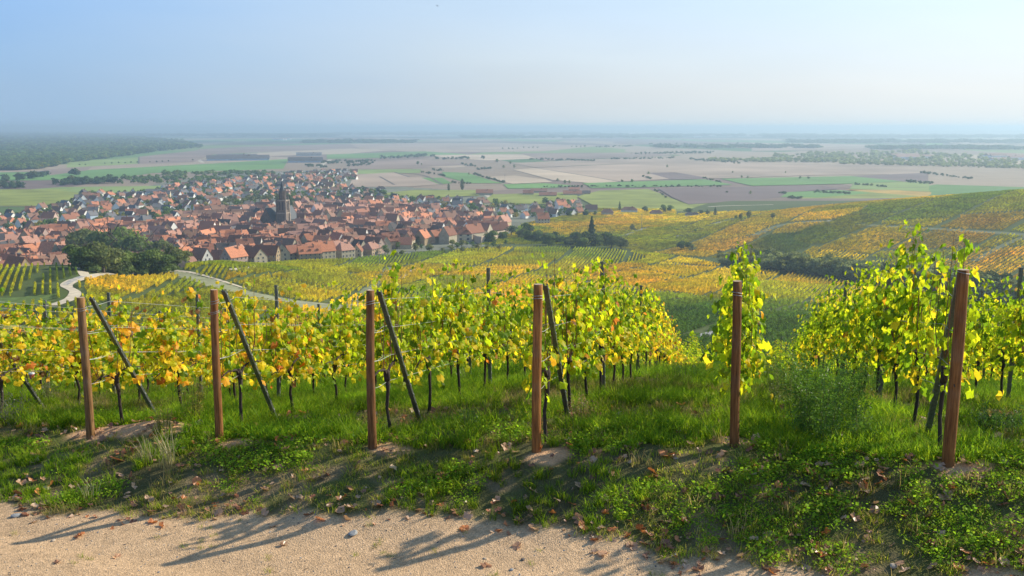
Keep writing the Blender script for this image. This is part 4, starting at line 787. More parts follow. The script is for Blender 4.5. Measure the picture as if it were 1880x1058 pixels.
# ---- church
M_stone = mat('church_stone', (.155, .115, .09), .95, noise=.5, dark=.7); M_slate = mat('church_slate', (.045, .05, .058), .6, noise=.8, dark=.8); M_dressed = mat('dressed_stone', (.36, .28, .21), .9, noise=1)
def church():
    x, y, z = hdeg(521, 425); dep = float(project(x, y, z)[2]); m = dep / F_PX
    o = bpy.data.objects.new('church', None); COL.objects.link(o); o.location = (x, y, z); o.rotation_euler = (0, 0, -.15)
    tag(o, 'dark stone church with tall pointed spire rising over the red roofs', 'church'); SPECIAL.append((x, y, 12)); SPECIAL.append((x - 8, y + 18, 16)); SPECIAL.append((x - 6, y + 32, 14)); SPECIAL.append((x-2, y - 9, 8))
    h1, h2, h3 = 66 * m, 74 * m, 93 * m
    t = MB().box(-5.0, 5.0, -5.0, 5.0, -2, h1 * .52, 0).box(-4.7, 4.7, -4.7, 4.7, h1 * .52, h1 * .86, 0)
    tw = t.mesh('tower', [M_stone]); T = link('tower', tw, o)
    for sx in (-1, 1):
        for sy in (-1, 1):
            b = MB().box(sx * 5.0 - .9, sx * 5.0 + .9, sy * 5.0 - .9, sy * 5.0 + .9, -2, h1 * .5).box(sx * 4.9 - .65, sx * 4.9 + .65, sy * 4.9 - .65, sy * 4.9 + .65, h1 * .5, h1 * .88)
            link('buttress', b.mesh('buttress', [M_dressed if (sx > 0) else M_stone]), T)
            p = MB(); c = Vector((sx * 4.2, sy * 4.2, 0)); p.tube([(c.x, c.y, h1 * .86), (c.x, c.y, h1 * .95), (c.x, c.y, h1 * 1.07)], [.75, .6, .05], 6); link('pinnacle', p.mesh('pinnacle', [M_stone]), T)
    cor = MB().box(-5.3, 5.3, -5.3, 5.3, h1 * .50, h1 * .53).box(-5.2, 5.2, -5.2, 5.2, h1 * .85, h1 * .875); link('cornice', cor.mesh('cornice', [M_dressed]), T)
    for zz, hh in ((.16, .12), (.60, .2)):
        for k in range(4):
            for d in ((-1.5, 1.5) if zz > .5 else (0,)):
                w_ = MB().box(-.7, .7, -.12, .1, 0, hh * h1).add([(-.7, -.12, hh * h1), (.7, -.12, hh * h1), (0, -.12, hh * h1 + 1.3), (-.7, .1, hh * h1), (.7, .1, hh * h1), (0, .1, hh * h1 + 1.3)], [(0, 1, 2), (5, 4, 3), (0, 2, 5, 3), (1, 4, 5, 2)])
                a = k * math.pi / 2; r0 = 4.75 if zz > .5 else 5.05; link('arched_window', w_.mesh('arched_window', [M_glass]), T, (math.sin(a) * r0 + math.cos(a) * d, -math.cos(a) * r0 + math.sin(a) * d, h1 * zz), (0, 0, a))
    oc = MB().tube([(0, 0, h1 * .86), (0, 0, h2)], [3.7, 3.5], 8); link('octagon', oc.mesh('octagon', [M_stone]), o)
    for k in range(8):
        a = k * math.pi / 4 + .39; p = MB().tube([(math.cos(a) * 3.5, math.sin(a) * 3.5, h1 * .86), (math.cos(a) * 3.5, math.sin(a) * 3.5, h2 + .6), (math.cos(a) * 3.5, math.sin(a) * 3.5, h2 + 3)], [.42, .36, .04], 5); link('pinnacle', p.mesh('pinnacle', [M_stone]), o)
    sp = MB().tube([(0, 0, h2 - .3), (0, 0, h2 + (h3 - h2) * .35), (0, 0, h3)], [3.3, 1.9, .08], 8); SPR = link('spire', sp.mesh('spire', [M_slate]), o)
    cr = MB().tube([(0, 0, h3 - .4), (0, 0, h3 + 2.2)], .12, 5).box(-.7, .7, -.1, .1, h3 + 1.2, h3 + 1.5); link('cross', cr.mesh('cross', [M_slate]), SPR)
    # nave, with its own steep slate roof, behind and left of the tower
    N_ = bpy.data.objects.new('nave', None); COL.objects.link(N_); N_.parent = o; N_.location = (-9.5, 13, 0); N_.rotation_euler = (0, 0, 1.25)
    w_, r_, c_, _ = house_meshes(42, 17, 11.5, 24.5, 0, .5); w2 = w_.copy(); w2.materials.clear(); w2.materials.append(M_stone); r2 = r_.copy(); r2.materials.clear(); r2.materials.append(M_slate)
    link('nave_wall', w2, N_); link('nave_roof', r2, N_)
    ai = house_meshes(14, 10, 7, 13, 0, .3); a2 = ai[0].copy(); a2.materials.clear(); a2.materials.append(M_dressed); a3 = ai[1].copy(); a3.materials.clear(); a3.materials.append(M_roof)
    A = bpy.data.objects.new('side_chapel', None); COL.objects.link(A); A.parent = o; A.location = (-20, 8, 0); A.rotation_euler = (0, 0, .2); link('chapel_wall', a2, A); rr = link('chapel_roof', a3, A); rr.color = (*RC['brown'], 1)
church()
def gate_tower(px, py, wpx, hpx, label):
    x, y, z = hdeg(px, py); m = float(project(x, y, z)[2]) / F_PX; w = wpx * m / 2; h = hpx * m
    o = bpy.data.objects.new('gate_tower', None); COL.objects.link(o); o.location = (x, y, z); o.rotation_euler = (0, 0, .3); tag(o, label, 'tower'); SPECIAL.append((x, y, w + 4)); SPECIAL.append((x - 1, y - 10, 5))
    t = MB().box(-w, w, -w, w, -2, h * .72); T = link('tower', t.mesh('tower', [mat('gate_stone', (.20, .15, .12), .95, noise=.6)]), o)
    for k in (-1, 1):
        for zz in (.45, .6): link('window', WIN, T, (k * w * .4, -w - .02, h * zz))
    r = MB(); e = w * 1.12; r.add([(-e, -e, h * .7), (e, -e, h * .7), (e, e, h * .7), (-e, e, h * .7), (-.0, -w * .5, h), (0, w * .5, h)], [(0, 1, 4), (1, 2, 5, 4), (2, 3, 5), (3, 0, 4, 5), (3, 2, 1, 0)]); rr = link('roof', r.mesh('roof', [M_roof]), o); rr.color = (*RC['brown'], 1)
gate_tower(838, 407, 12.5, 28, 'square stone gate tower with brown roof at the right end of the old town')
gate_tower(447, 418, 11, 24, 'square stone tower with brown roof just left of the church')
# ---- old town wall
def town_wall():
    X, Y, Z = at([868, 876, 884, 893, 903, 914, 924, 932], [440, 447, 449, 447, 444, 441, 437, 433]); mb = MB(); hh = [5, 6, 7, 7.5, 8, 7.5, 7, 5.5]
    n = len(X); V = []; F = []
    for i in range(n):
        for dx in (0, 1.2):
            V += [(X[i], Y[i] + dx, Z[i] - 1.5), (X[i], Y[i] + dx, Z[i] + hh[i] + (.6 if i % 2 else 0))]
    for i in range(n - 1):
        a, b = i * 4, i * 4 + 4; F += [(a, b, b + 1, a + 1), (a + 2, a + 3, b + 3, b + 2), (a + 1, b + 1, b + 3, a + 3)]
    F += [(0, 1, 3, 2), (4 * n - 4, 4 * n - 2, 4 * n - 1, 4 * n - 3)]
    tag(link('town_wall', mesh('town_wall', V, F, [mat('wall_stone', (.50, .38, .27), .95, noise=.7, dark=.7)])), 'old pale stone town wall at the right end of the old town', 'wall')
    for a, b in zip(X, Y): SPECIAL.append((float(a), float(b), 6))
town_wall()
# ---- ordinary houses
OLD = [(-60, 478), (-60, 446), (60, 434), (135, 424), (240, 424), (300, 420), (352, 408), (372, 396), (470, 396), (500, 385), (600, 384), (700, 384), (800, 394), (850, 402), (930, 418), (925, 430), (880, 440), (790, 452), (700, 462), (640, 470), (560, 472), (330, 477), (130, 480)]
NEW = [(-60, 436), (-60, 400), (60, 392), (135, 372), (150, 358), (260, 356), (330, 342), (420, 334), (520, 322), (600, 316), (650, 316), (655, 330), (600, 345), (700, 352), (760, 366), (880, 372), (905, 372), (960, 378), (1000, 368), (1040, 374), (1092, 388), (1080, 398), (960, 402), (900, 404), (850, 400), (800, 392), (700, 382), (600, 382), (500, 384), (370, 392), (300, 412), (135, 420), (60, 430)]
HOLE = [[(395, 383), (405, 372), (510, 366), (515, 378), (440, 386)], [(690, 358), (700, 352), (880, 352), (880, 362), (760, 367), (700, 365)], FIELD3, [(890, 376), (1040, 366), (1000, 380), (900, 392)]]
def region_phrase(px, py, old):
    if old:
        xb = ['by the left edge', 'left of the knoll trees', 'above the knoll trees', 'between knoll and church', 'left of the church', 'below the church', 'right of the church', 'in the middle right of town', 'near the big hall', 'by the town wall'][int(np.searchsorted([60, 140, 290, 380, 490, 560, 640, 740, 830], px))]
        yb = ['back row', 'fourth row', 'third row', 'second row', 'front row'][int(np.searchsorted([408, 422, 438, 454], py))]
    else:
        xb = ['far left', 'left', 'behind the grey halls', 'left of the spire', 'behind the church', 'right of the spire', 'behind the gate tower', 'right of the gate tower', 'on the right outskirts'][int(np.searchsorted([70, 200, 350, 480, 560, 700, 820, 900], px))]
        yb = ['farthest', 'far', 'upper', 'nearer'][int(np.searchsorted([340, 358, 376], py))]
        yb = yb + ' suburb'
    return xb + ', ' + yb
def town():
    cand = []
    for old, poly, su, sv, th in ((1, OLD, 18.0, 14.0, 1.02), (0, NEW, 27.0, 25.0, .9)):
        wp = world_poly(poly); holes = [world_poly(h) for h in HOLE]; xs = [p[0] for p in wp]; ys = [p[1] for p in wp]
        Rr = max(max(map(abs, xs)), max(ys)); c, s = math.cos(th), math.sin(th)
        U, Vv = np.meshgrid(np.arange(-Rr * 1.4, Rr * 1.4, su), np.arange(-Rr * 1.4, Rr * 1.4, sv)); U = U + (RNG.random(U.shape) - .5) * su * .35; Vv = Vv + (RNG.random(U.shape) - .5) * sv * .35
        X = U * c - Vv * s; Y = U * s + Vv * c; X = X + 9 * np.sin(Y / 70); Y = Y + 7 * np.sin(X / 60); X = X.ravel(); Y = Y.ravel()
        ins = in_poly(X, Y, wp); D_ = np.hypot(X, Y); PXc = CX + 1800 * np.tan(np.clip(np.arctan2(X, np.maximum(Y, 1)), -1.2, 1.2)); dm = np.interp(PXc, [0, 130, 340, 520, 640, 700, 800, 900], [640, 650, 690, 740, 770, 785, 800, 810])
        if old: ins |= (Y > 0) & (PXc > -80) & (PXc < 700) & (D_ < 860)
        ins &= D_ > dm
        if not old:
            for h in holes: ins &= ~in_poly(X, Y, h)
        if old: ins &= ~in_poly(X, Y, holes[2])
        ins &= RNG.random(len(X)) > (.10 if old else .2)
        for sx, sy, sr in SPECIAL: ins &= np.hypot(X - sx, Y - sy) > sr + (2 if old else 6)
        X, Y = X[ins], Y[ins]
        for x, y in zip(X, Y): cand.append((float(x), float(y), old, th + 9 / 70 * math.cos(y / 70) * -.6))
    print('houses', len(cand), 'old', sum(c[2] for c in cand))
    # what shows largest: the nearest; the first 300 are things
    cand.sort(key=lambda c: math.hypot(c[0], c[1]) * (1.0 if c[2] else .92))
    items = []; stuffV = []; stuffF = []; stuffC = []; stuffM = []
    for i, (x, y, old, th) in enumerate(cand):
        px, py, _ = project(x, y, -106.); px, py = float(px), float(py)
        if old:
            kind = random.choices(['long', 'mid', 'tall', 'gable', 'hip', 'barn'], [4, 4, 2, 2, .7, .8])[0]; rc = random.choices(['orange', 'russet', 'brown', 'rosy', 'dark', 'grey'], [3, 4, 2.6, 2.6, .5, .3])[0]; wc = random.choices(['cream', 'white', 'ochre', 'pink'], [4, 1.3, 3, 1.2])[0]
            rz = th + random.choice([0, 0, 0, math.pi / 2, math.pi / 2]) + random.gauss(0, .4); s = (random.uniform(.9, 1.35), random.uniform(1.0, 1.3), random.uniform(.95, 1.3))
        else:
            kind = random.choices(['mid', 'gable', 'hip'], [2, 5, 1])[0]; rc = random.choices(['orange', 'russet', 'brown', 'grey', 'dark'], [2, 3, 3, 1.6, 1.6])[0]; wc = random.choices(['white', 'cream', 'pink', 'bluish'], [6, 3, 1, .5])[0]
            rz = th + random.choice([0, math.pi / 2]) + random.gauss(0, .4); s = (random.uniform(.85, 1.2), random.uniform(.9, 1.15), random.uniform(.85, 1.1))
        if i < 285:
            o = house(kind, x, y, rz, rc, wc, s, windows=(i < 110), wk=(.72 if old else 1.0), dorm=(random.choice([0, 0, 0, 2, 3]) if i < 200 and kind in ('long', 'barn', 'mid') else 0)); o['category'] = 'house'
            size = {'long': 'long', 'mid': '', 'tall': 'tall', 'gable': 'small', 'hip': 'hipped', 'barn': 'large'}[kind]
            items.append((o, ' '.join(f"{size if old else ''} {wc} {rc}-roofed house {region_phrase(px, py, old)}".split())))
        else:
            (_, _, _, (w, r, c)), a = HP[kind]; M = Matrix.Translation((x, y, float(height(x, y)))) @ Matrix.Rotation(rz, 4, 'Z') @ Matrix.Diagonal((*s, 1))
            j = random.uniform(.8, 1.2)
            for part, colr, mi in ((w, WC[wc], 0), (r, tuple(v * j for v in RC[rc]), 1), (c, (.30, .17, .12), 0)):
                b = len(stuffV); stuffV += [tuple(M @ Vector(v)) for v in part.V]; stuffF += [tuple(k + b for k in f) for f in part.F]; stuffC += [colr] * len(part.V); stuffM += [mi] * len(part.F)
    label_all(items, 'houses of the town')
    for o, w in items: o['group'] = 'houses of the old town' if ' row' in w else 'houses of the new quarter'
    mw = mat('far_wall', rough=.9, vcol=True); 
    tag(link('distant_houses', mesh('distant_houses', stuffV, stuffF, [mw, mw], np.array(stuffC), stuffM)), 'small distant houses filling the back of the town', 'houses', kind='stuff')
town()
# ---- garden trees between the houses
def in_px_poly(poly, n):
    wp = world_poly(poly); xs = [p[0] for p in wp]; ys = [p[1] for p in wp]; X = RNG.uniform(min(xs), max(xs), n * 6); Y = RNG.uniform(min(ys), max(ys), n * 6); k = in_poly(X, Y, wp); return X[k][:n], Y[k][:n]
def garden_trees():
    X1, Y1 = in_px_poly(NEW, 1900); X2, Y2 = in_px_poly(OLD, 420); X = np.concatenate([X1, X2]); Y = np.concatenate([Y1, Y2])
    for sx, sy, sr in SPECIAL: k = np.hypot(X - sx, Y - sy) > sr + 2; X, Y = X[k], Y[k]
    n = len(X); Z = height(X, Y); s = (.5 + .6 * RNG.random(n))
    kk = RNG.random(n); c = np.where(kk[:, None] < .5, GREENS['green'], np.where(kk[:, None] < .75, GREENS['dark'], np.where(kk[:, None] < .92, GREENS['olive'], GREENS['yellow'])))
    scatter('garden_trees', COLL_tree, np.stack([X, Y, Z - .3], 1), np.stack([0 * X, 0 * X, RNG.random(n) * 6.3], 1), np.stack([s, s, s], 1), c * (.8 + .5 * RNG.random((n, 1))), RNG.integers(0, 4, n), 'many garden trees and bushes between the houses', 'trees')
garden_trees()
def fringe():
    it = scatter_trees_px([(508, 468), (516, 466), (525, 470), (462, 472), (655, 462), (662, 456), (650, 466), (745, 458), (757, 452), (770, 450), (705, 468), (712, 470), (790, 464), (832, 456), (846, 458), (838, 460), (858, 452), (868, 456), (880, 460), (895, 462), (815, 462), (828, 464), (852, 464), (740, 470), (763, 462), (776, 460), (722, 474), (905, 456), (918, 462), (930, 452)], ['round0', 'round1', 'autumn2', 'autumn0', 'grey1', 'round0'], (9, 20), 'leafy tree at the near edge of the town', jit=(5, 3))
    label_all(it, 'trees at the near edge of the town')
    it = scatter_trees_px([(i, 378 - (i - 400) * .10) for i in range(400, 520, 7)], ['round1', 'grey1', 'autumn2'], (9, 15), 'orchard tree left of the church spire', jit=(4, 5)); label_all(it, 'orchard trees')
    it = scatter_trees_px([(700 + i * 13, 386 + (i % 3) * 5) for i in range(13)], ['round1', 'grey1', 'autumn0', 'round0'], (10, 18), 'leafy tree behind the old town right of the church', jit=(8, 6)); label_all(it, 'trees behind the old town')
fringe()
# ---- masts
def mast(px, py, hpx, label, name='power_mast'):
    x, y, z = hdeg(px, py); h = hpx * float(project(x, y, z)[2]) / F_PX; r = max(.18, h * .012)
    m = MB().tube([(0, 0, -1), (0, 0, h)], [r, r * .6], 6); o = link(name, m.mesh(name, [M_metal0]), None, (x, y, z)); link('crossarm', MB().box(-h * .09, h * .09, -.15, .15, h * .88, h * .9).mesh('crossarm', [M_metal0]), o); tag(o, label, 'mast')
M_metal0 = mat('mast_steel', (.25, .26, .27), .5, .5)
mast(1178, 420, 28, 'thin pole standing in the yellow vineyard by the lane'); mast(927, 338, 18, 'tall steel mast in the tan field behind the town'); mast(697, 486, 44, 'slender pole beside the lane below the town'); mast(968, 436, 17, 'thin pole before the dark hedge')
# ------------------------------------------------------------------ the front vineyard
U = np.array([math.sin(R(13.1)), math.cos(R(13.1))]); UP = np.array([U[1], -U[0]])      # along the rows, across them
def H1(x, y): return float(height(x, y))
M_wood = bpy.data.materials.new('post_wood'); M_wood.use_nodes = True
def build_wood():
    nt = M_wood.node_tree; l = nt.links.new; N = nt.nodes.new; p = nt.nodes['Principled BSDF']; p.inputs['Roughness'].default_value = .85; p.inputs['Specular IOR Level'].default_value = .2
    tc = N('ShaderNodeTexCoord'); oi = N('ShaderNodeObjectInfo'); mp = N('ShaderNodeMapping'); mp.inputs['Scale'].default_value = (1, 1, .06); l(tc.outputs['Object'], mp.inputs[0])
    ad = N('ShaderNodeVectorMath'); ad.operation = 'ADD'; l(mp.outputs[0], ad.inputs[0]); l(oi.outputs['Location'], ad.inputs[1])
    n = N('ShaderNodeTexNoise'); n.inputs['Scale'].default_value = 55; n.inputs['Detail'].default_value = 8; n.inputs['Roughness'].default_value = .65; l(ad.outputs[0], n.inputs['Vector'])
    n2 = N('ShaderNodeTexNoise'); n2.inputs['Scale'].default_value = 3.0; n2.inputs['Detail'].default_value = 3; l(tc.outputs['Object'], n2.inputs['Vector'])
    r = N('ShaderNodeValToRGB'); e = r.color_ramp.elements; e[0].position = .3; e[0].color = (.09, .035, .012, 1); e[1].position = .72; e[1].color = (.37, .18, .06, 1); x = e.new(.5); x.color = (.21, .095, .032, 1)
    l(n.outputs['Fac'], r.inputs[0]); m = N('ShaderNodeMixRGB'); m.blend_type = 'MIX'; mr = N('ShaderNodeMapRange'); mr.inputs[1].default_value = .5; mr.inputs[2].default_value = .7; mr.inputs[4].default_value = .35; l(n2.outputs['Fac'], mr.inputs[0]); l(mr.outputs[0], m.inputs[0]); l(r.outputs[0], m.inputs[1]); m.inputs[2].default_value = (.25, .19, .14, 1)
    tm = N('ShaderNodeVectorMath'); tm.operation = 'MULTIPLY'; l(m.outputs[0], tm.inputs[0]); l(oi.outputs['Color'], tm.inputs[1]); l(tm.outputs[0], p.inputs['Base Color']); b = N('ShaderNodeBump'); b.inputs['Strength'].default_value = 1.0; b.inputs['Distance'].default_value = .006; l(n.outputs['Fac'], b.inputs['Height']); l(b.outputs[0], p.inputs['Normal'])
build_wood()
M_endgrain = mat('post_end_grain', (.42, .30, .19), .9, noise=40)
M_steel = mat('galvanised_steel', (.17, .18, .185), .38, .7, noise=35, dark=.7, spec=.5)
M_wire = mat('wire', (.34, .34, .33), .6, .4)
M_pink = mat('pink_plastic', (.62, .16, .22), .4); M_white = mat('white_plastic', (.80, .74, .72), .35)
# ---- wooden end posts
POST_TOP = [546, 532, 533, 522, 516, 495]; POST_BASE = [(166, 800), (402, 805), (683, 818), (985, 825), (1349, 815), (1741, 850)]; POST_R = [.052, .049, .051, .053, .052, .060]
POST_TX = [149, 393, 679, 987, 1353, 1769]
POST_LAB = ['leftmost wooden end post, greyer and leaning, beside the dug bare earth', 'second wooden end post from the left, with wire wound below its top', 'third wooden end post from the left, dark brown with wire loop', 'fourth wooden end post, straight and pale topped, right of the white cup', 'fifth wooden end post, standing before the lone tall leafy vine', 'rightmost and thickest wooden end post, leaning to the right']
ROW0 = []
def end_post(i):
    px, py = POST_BASE[i]; X, Y, Z = hdeg(px, py + 4); a, b, c = px_dir(POST_TX[i], POST_TOP[i]); t = Y / float(b); top = Vector((float(a) * t, Y, float(c) * t)); base = Vector((X, Y, H1(X, Y)))
    ROW0.append((X, Y)); v = top - base; o = bpy.data.objects.new('end_post', None); COL.objects.link(o); o.location = base
    rng = random.Random(i); pts = []; rad = []; n = 14
    for k in range(n):
        f = k / (n - 1); pts.append(v * f * 1.0 + Vector((math.sin(f * 5 + i) * .006, math.cos(f * 4 + i) * .006, -.3 * (1 - f) if k == 0 else 0))); rad.append(POST_R[i] * (1.04 - .10 * f + rng.uniform(-.03, .03)))
    m = MB(); m.tube(pts, rad, 16); me = m.mesh('post', [M_wood, M_endgrain], smooth=True); me.polygons[len(me.polygons) - 1].material_index = 1
    for p in list(me.polygons)[-2:]: p.use_smooth = False
    link('post', me, o).color = [(1.0, 1.15, 1.35, 1), (1.05, .95, .9, 1), (.82, .82, .85, 1), (1.35, 1.2, 1.0, 1), (.85, .8, .75, 1), (1.1, 1.0, .9, 1)][i]
    for f in ([.93, .915] if i != 5 else [.985]) + ([.86, .85] if i == 1 else []):
        c = v * f; w = MB(); w.tube([c + Vector((math.cos(k * .5236) * (POST_R[i] + .004), math.sin(k * .5236) * (POST_R[i] + .004), .012 * math.sin(k * .5236 * 1 + i))) for k in range(13)], .0035, 5); link('wire_loop', w.mesh('wire_loop', [M_wire]), o)
    tag(o, POST_LAB[i], 'post', 'wooden end posts along the track'); return base, top
TOPS = [end_post(i) for i in range(6)]
# start of every row along the post line; rows beyond the frame carry on at the same spacing
STARTS = {i: (TOPS[i][0].x, TOPS[i][0].y) for i in range(6)}
for k in range(1, 18): x = TOPS[0][0].x - 2.0 * k; STARTS[-k] = (x, float(np.interp(x, _px, _py)))
for k in range(1, 7): x = TOPS[5][0].x + 2.05 * k; STARTS[5 + k] = (x, float(np.interp(x, _px, _py)))
def on_row(k, t, off=0.0):
    x, y = STARTS[k]; return x + U[0] * t + UP[0] * off, y + U[1] * t + UP[1] * off
# ---- slanting steel braces
def steel_profile(p0, p1, w=.05, name='brace_bar', notch=14):
    """a C-shaped trellis section with hook notches, from p0 to p1"""
    p0, p1 = Vector(p0), Vector(p1); d = (p1 - p0); Ln = d.length; q = d.to_track_quat('Z', 'Y').to_matrix().to_4x4(); M = Matrix.Translation(p0) @ q; m = MB()
    m.box(-w / 2, w / 2, -.004, .004, 0, Ln, 0, M); m.box(-w / 2, -w / 2 + .005, .004, .034, 0, Ln, 0, M); m.box(w / 2 - .005, w / 2, .004, .034, 0, Ln, 0, M); m.box(-w / 2 + .005, -w / 2 + .014, .029, .034, 0, Ln, 0, M); m.box(w / 2 - .014, w / 2 - .005, .029, .034, 0, Ln, 0, M)
    for i in range(notch):
        z = Ln * (i + .6) / notch; s = 1 if i % 2 else -1
        for s in (-1, 1): m.box(s * (w / 2 + .004) - .004, s * (w / 2 + .004) + .004, .005, .02, z, z + .028, 1, M)
    return m.mesh(name, [M_steel, M_wire])
def brace(i, foot, label, top=None, w=.055):
    X, Y, Z = hdeg(*foot); sd = Vector((UP[0], UP[1], 0)) * ([.17, .17, .17, .15, 0, -.12][i] if top is None else .1); b = Vector((X, Y, H1(X, Y) - .08)) + sd * .5; t = top or (TOPS[i][1] + Vector((.05, .08, -.03)) + sd * .25); o = link('brace_stake', steel_profile(b, t, w)); tag(o, label, 'stake', 'slanting steel braces behind the end posts')
brace(0, (283, 768), 'slanting steel brace behind the leftmost wooden post, foot near bare earth'); brace(1, (499, 768), 'slanting steel brace half hidden in leaves behind the second wooden post'); brace(2, (762, 771), 'slanting steel brace standing clear behind the third wooden post'); brace(3, (1034, 768), 'slanting steel brace behind the fourth post, a yellow leaf hanging on it')
x4, y4 = on_row(4, 1.3); p4 = project(x4, y4, H1(x4, y4)); brace(4, (float(p4[0]), float(p4[1])), 'steel brace hidden behind the fifth wooden post'); brace(5, (1710, 805), 'steel brace left of the rightmost wooden post', w=.06)
_x, _y, _z = hdeg(80, 752); _a, _b, _c = px_dir(-28, 592); _t = (_y - 1.2) / float(_b); brace(0, (80, 752), 'slanting steel brace at the left edge, its wooden post outside the picture', top=Vector((float(_a) * _t, _y - 1.2, float(_c) * _t)))
# ---- vine leaf shape
def leaf_tpl(kind=0):
    """five-lobed vine leaf, 15 outline points, the stalk notch at -90 degrees"""
    ang = [-90, -68, -48, -30, -12, 8, 30, 58, 90, 122, 150, 172, 192, 210, 228, 248]
    r = [.15, .76, .86, .76, .70, .96, .92, .74, 1.08, .74, .92, .96, .70, .76, .86, .76]
    if kind == 1: r = [v * .45 + .48 if i else .2 for i, v in enumerate(r)]
    if kind == 2: r = [v * (1 + .12 * math.sin(i * 2.3)) for i, v in enumerate(r)]
    P = [(0, -.08, 0)] + [(math.cos(R(a)) * rr, math.sin(R(a)) * rr, 0) for a, rr in zip(ang, r)]
    P = [(x * .56, y * .50, -.20 * abs(x) * [1, .4, 1.6][kind % 3] - .14 * (y * y) + .05 * math.sin(7 * x + kind)) for x, y, z in P]
    n = len(ang); return np.array(P), np.array([(0, i, i % n + 1) for i in range(1, n + 1)])
TPL = [leaf_tpl(i) for i in range(3)]
LC = {'green': (.15, .24, .012), 'lime': (.35, .42, .012), 'yellowgreen': (.52, .49, .018), 'yellow': (.72, .52, .025), 'gold': (.74, .38, .03), 'orange': (.62, .20, .04), 'red': (.33, .04, .02), 'brown': (.25, .12, .05)}
LCK = list(LC)
def leaves_mesh(name, pos, rotm, size, cols, mt, rng):
    Vs = []; Fs = []; Cs = []; b = 0
    for i in range(len(pos)):
        T, Fq = TPL[i % 3]; v = (T * size[i]) @ rotm[i].T + pos[i]; Vs.append(v); Fs.append(Fq + b); b += len(v); c = np.repeat(cols[i][None], len(v), 0) * (.9 + .2 * rng.random((len(v), 1))); c[0] *= 1.1; Cs.append(c)
    return mesh(name, np.concatenate(Vs), np.concatenate(Fs), [mt], np.concatenate(Cs))
def rot_basis(n, up, rng):
    """rotation matrices: leaf normal n, tip pointing roughly along up"""
    n = n / np.linalg.norm(n, axis=1, keepdims=True); y = up - n * (up * n).sum(1, keepdims=True); y /= np.linalg.norm(y, axis=1, keepdims=True) + 1e-9; x = np.cross(y, n)
    return np.stack([x, y, n], -1)
def vine_spec(seed, Lv=1.3, n=330, tall=1.0, palette=None, thick=.24):
    """leaf positions in row coordinates: x along the row, y across, z up"""
    rng = np.random.default_rng(seed); shoots = 10; pos = []; 
    sx = (rng.random(shoots) - .5) * Lv; sh = 1.35 + .52 * rng.random(shoots); sh[rng.integers(0, shoots, 2)] = 2.05; sy = rng.normal(size=shoots) * .05; lean = rng.normal(size=shoots) * .12
    sh = sh * tall; z0 = .58
    li = rng.integers(0, shoots, n); t = rng.random(n) ** .85; z = z0 + (sh[li] - z0) * t
    x = sx[li] + lean[li] * t + rng.normal(size=n) * .13 * (1 - .45 * t); y = sy[li] + rng.normal(size=n) * thick * (1.0 - .55 * t)
    P = np.stack([x, y, z + rng.normal(size=n) * .03], 1)
    side = np.sign(y + rng.normal(size=n) * .1); N = np.stack([rng.normal(size=n) * .55, side * (.8 + .3 * rng.random(n)), .35 + .5 * rng.normal(size=n)], 1)
    upv = np.stack([rng.normal(size=n) * .45, side * .3, -1.0 + .35 * rng.normal(size=n)], 1); Rm = rot_basis(N, upv, rng)
    S_ = .065 + .095 * rng.random(n) ** .9; S_ *= np.where(t > .88, .75, 1.0)
    w = palette or {'green': 3.2, 'lime': 4, 'yellowgreen': 2.6, 'yellow': .8, 'gold': .3, 'orange': .08, 'brown': .10}
    keys = list(w); pr = np.array([w[k] for k in keys]); ci = rng.choice(len(keys), n, p=pr / pr.sum())
    low = (t < .35) & (rng.random(n) < .16); C = np.array([LC[keys[c]] for c in ci]); C[low] = np.array(LC['yellow']) * .95
    C = C * (.5 + .7 * rng.random((n, 1))); K = np.array([keys[c] for c in ci]); K[low] = 'yellow'
    return P, Rm, S_, C, K, (sx, sy, sh, lean), rng
def trunk_mesh(seed, h=.72):
    rng = random.Random(seed); m = MB(); a = rng.uniform(-.10, .10); pts = [(a * 1.4, rng.uniform(-.05, .05), -.12), (a * .9, 0, .1), (rng.uniform(-.03, .03) + a * .3, rng.uniform(-.03, .03), .35), (rng.uniform(-.03, .03), rng.uniform(-.02, .02), .55), (0, 0, h)]
    m.tube(pts, [.030, .024, .021, .024, .036], 8); m.tube([(0, 0, h - .04), (.02, 0, h + .05), (.03, 0, h + .10)], [.04, .042, .015], 7)
    for s in (-1, 1): m.tube([(0, 0, h), (s * .10, 0, h + .10), (s * .3, 0, h + .13), (s * .62, rng.uniform(-.03, .03), h + .05)], [.022, .017, .012, .006], 6)
    return m.mesh('trunk', [M_vinebark], smooth=True)
def canes_mesh(spec):
    sx, sy, sh, lean = spec; m = MB()
    for i in range(len(sx)):
        b = np.clip(sx[i] * .75, -.6, .6); m.tube([(b, 0, .80), (sx[i] * .95, sy[i], 1.1), (sx[i] + lean[i] * .6, sy[i], 1.5), (sx[i] + lean[i], sy[i], sh[i] * .97)], [.0055, .005, .004, .002], 4, caps=False)
    return m.mesh('canes', [M_cane])
PAL = {'mix': None, 'gold': {'green': 1.6, 'lime': 2.4, 'yellowgreen': 2.8, 'yellow': 2.8, 'gold': 1.5, 'orange': .25, 'brown': .2}, 'lime': {'green': 4.5, 'lime': 5, 'yellowgreen': 2.5, 'yellow': .45, 'gold': .12, 'brown': .05}}
PROT = {}
for pk in PAL:
    for s in range(4):
        P, Rm, Sz, C, K, sp, rng = vine_spec(500 + s + 10 * list(PAL).index(pk), palette=PAL[pk])
        PROT[(pk, s)] = (leaves_mesh('foliage', P, Rm, Sz, C, M_leaf, rng), trunk_mesh(s), canes_mesh(sp))
LEAFV = {}
for kk, c in LC.items():
    for i in range(3):
        T, Fq = TPL[i]; LEAFV[(kk, i)] = mesh('leaf', T, Fq, [M_leaf], np.repeat(np.array(c)[None], len(T), 0))
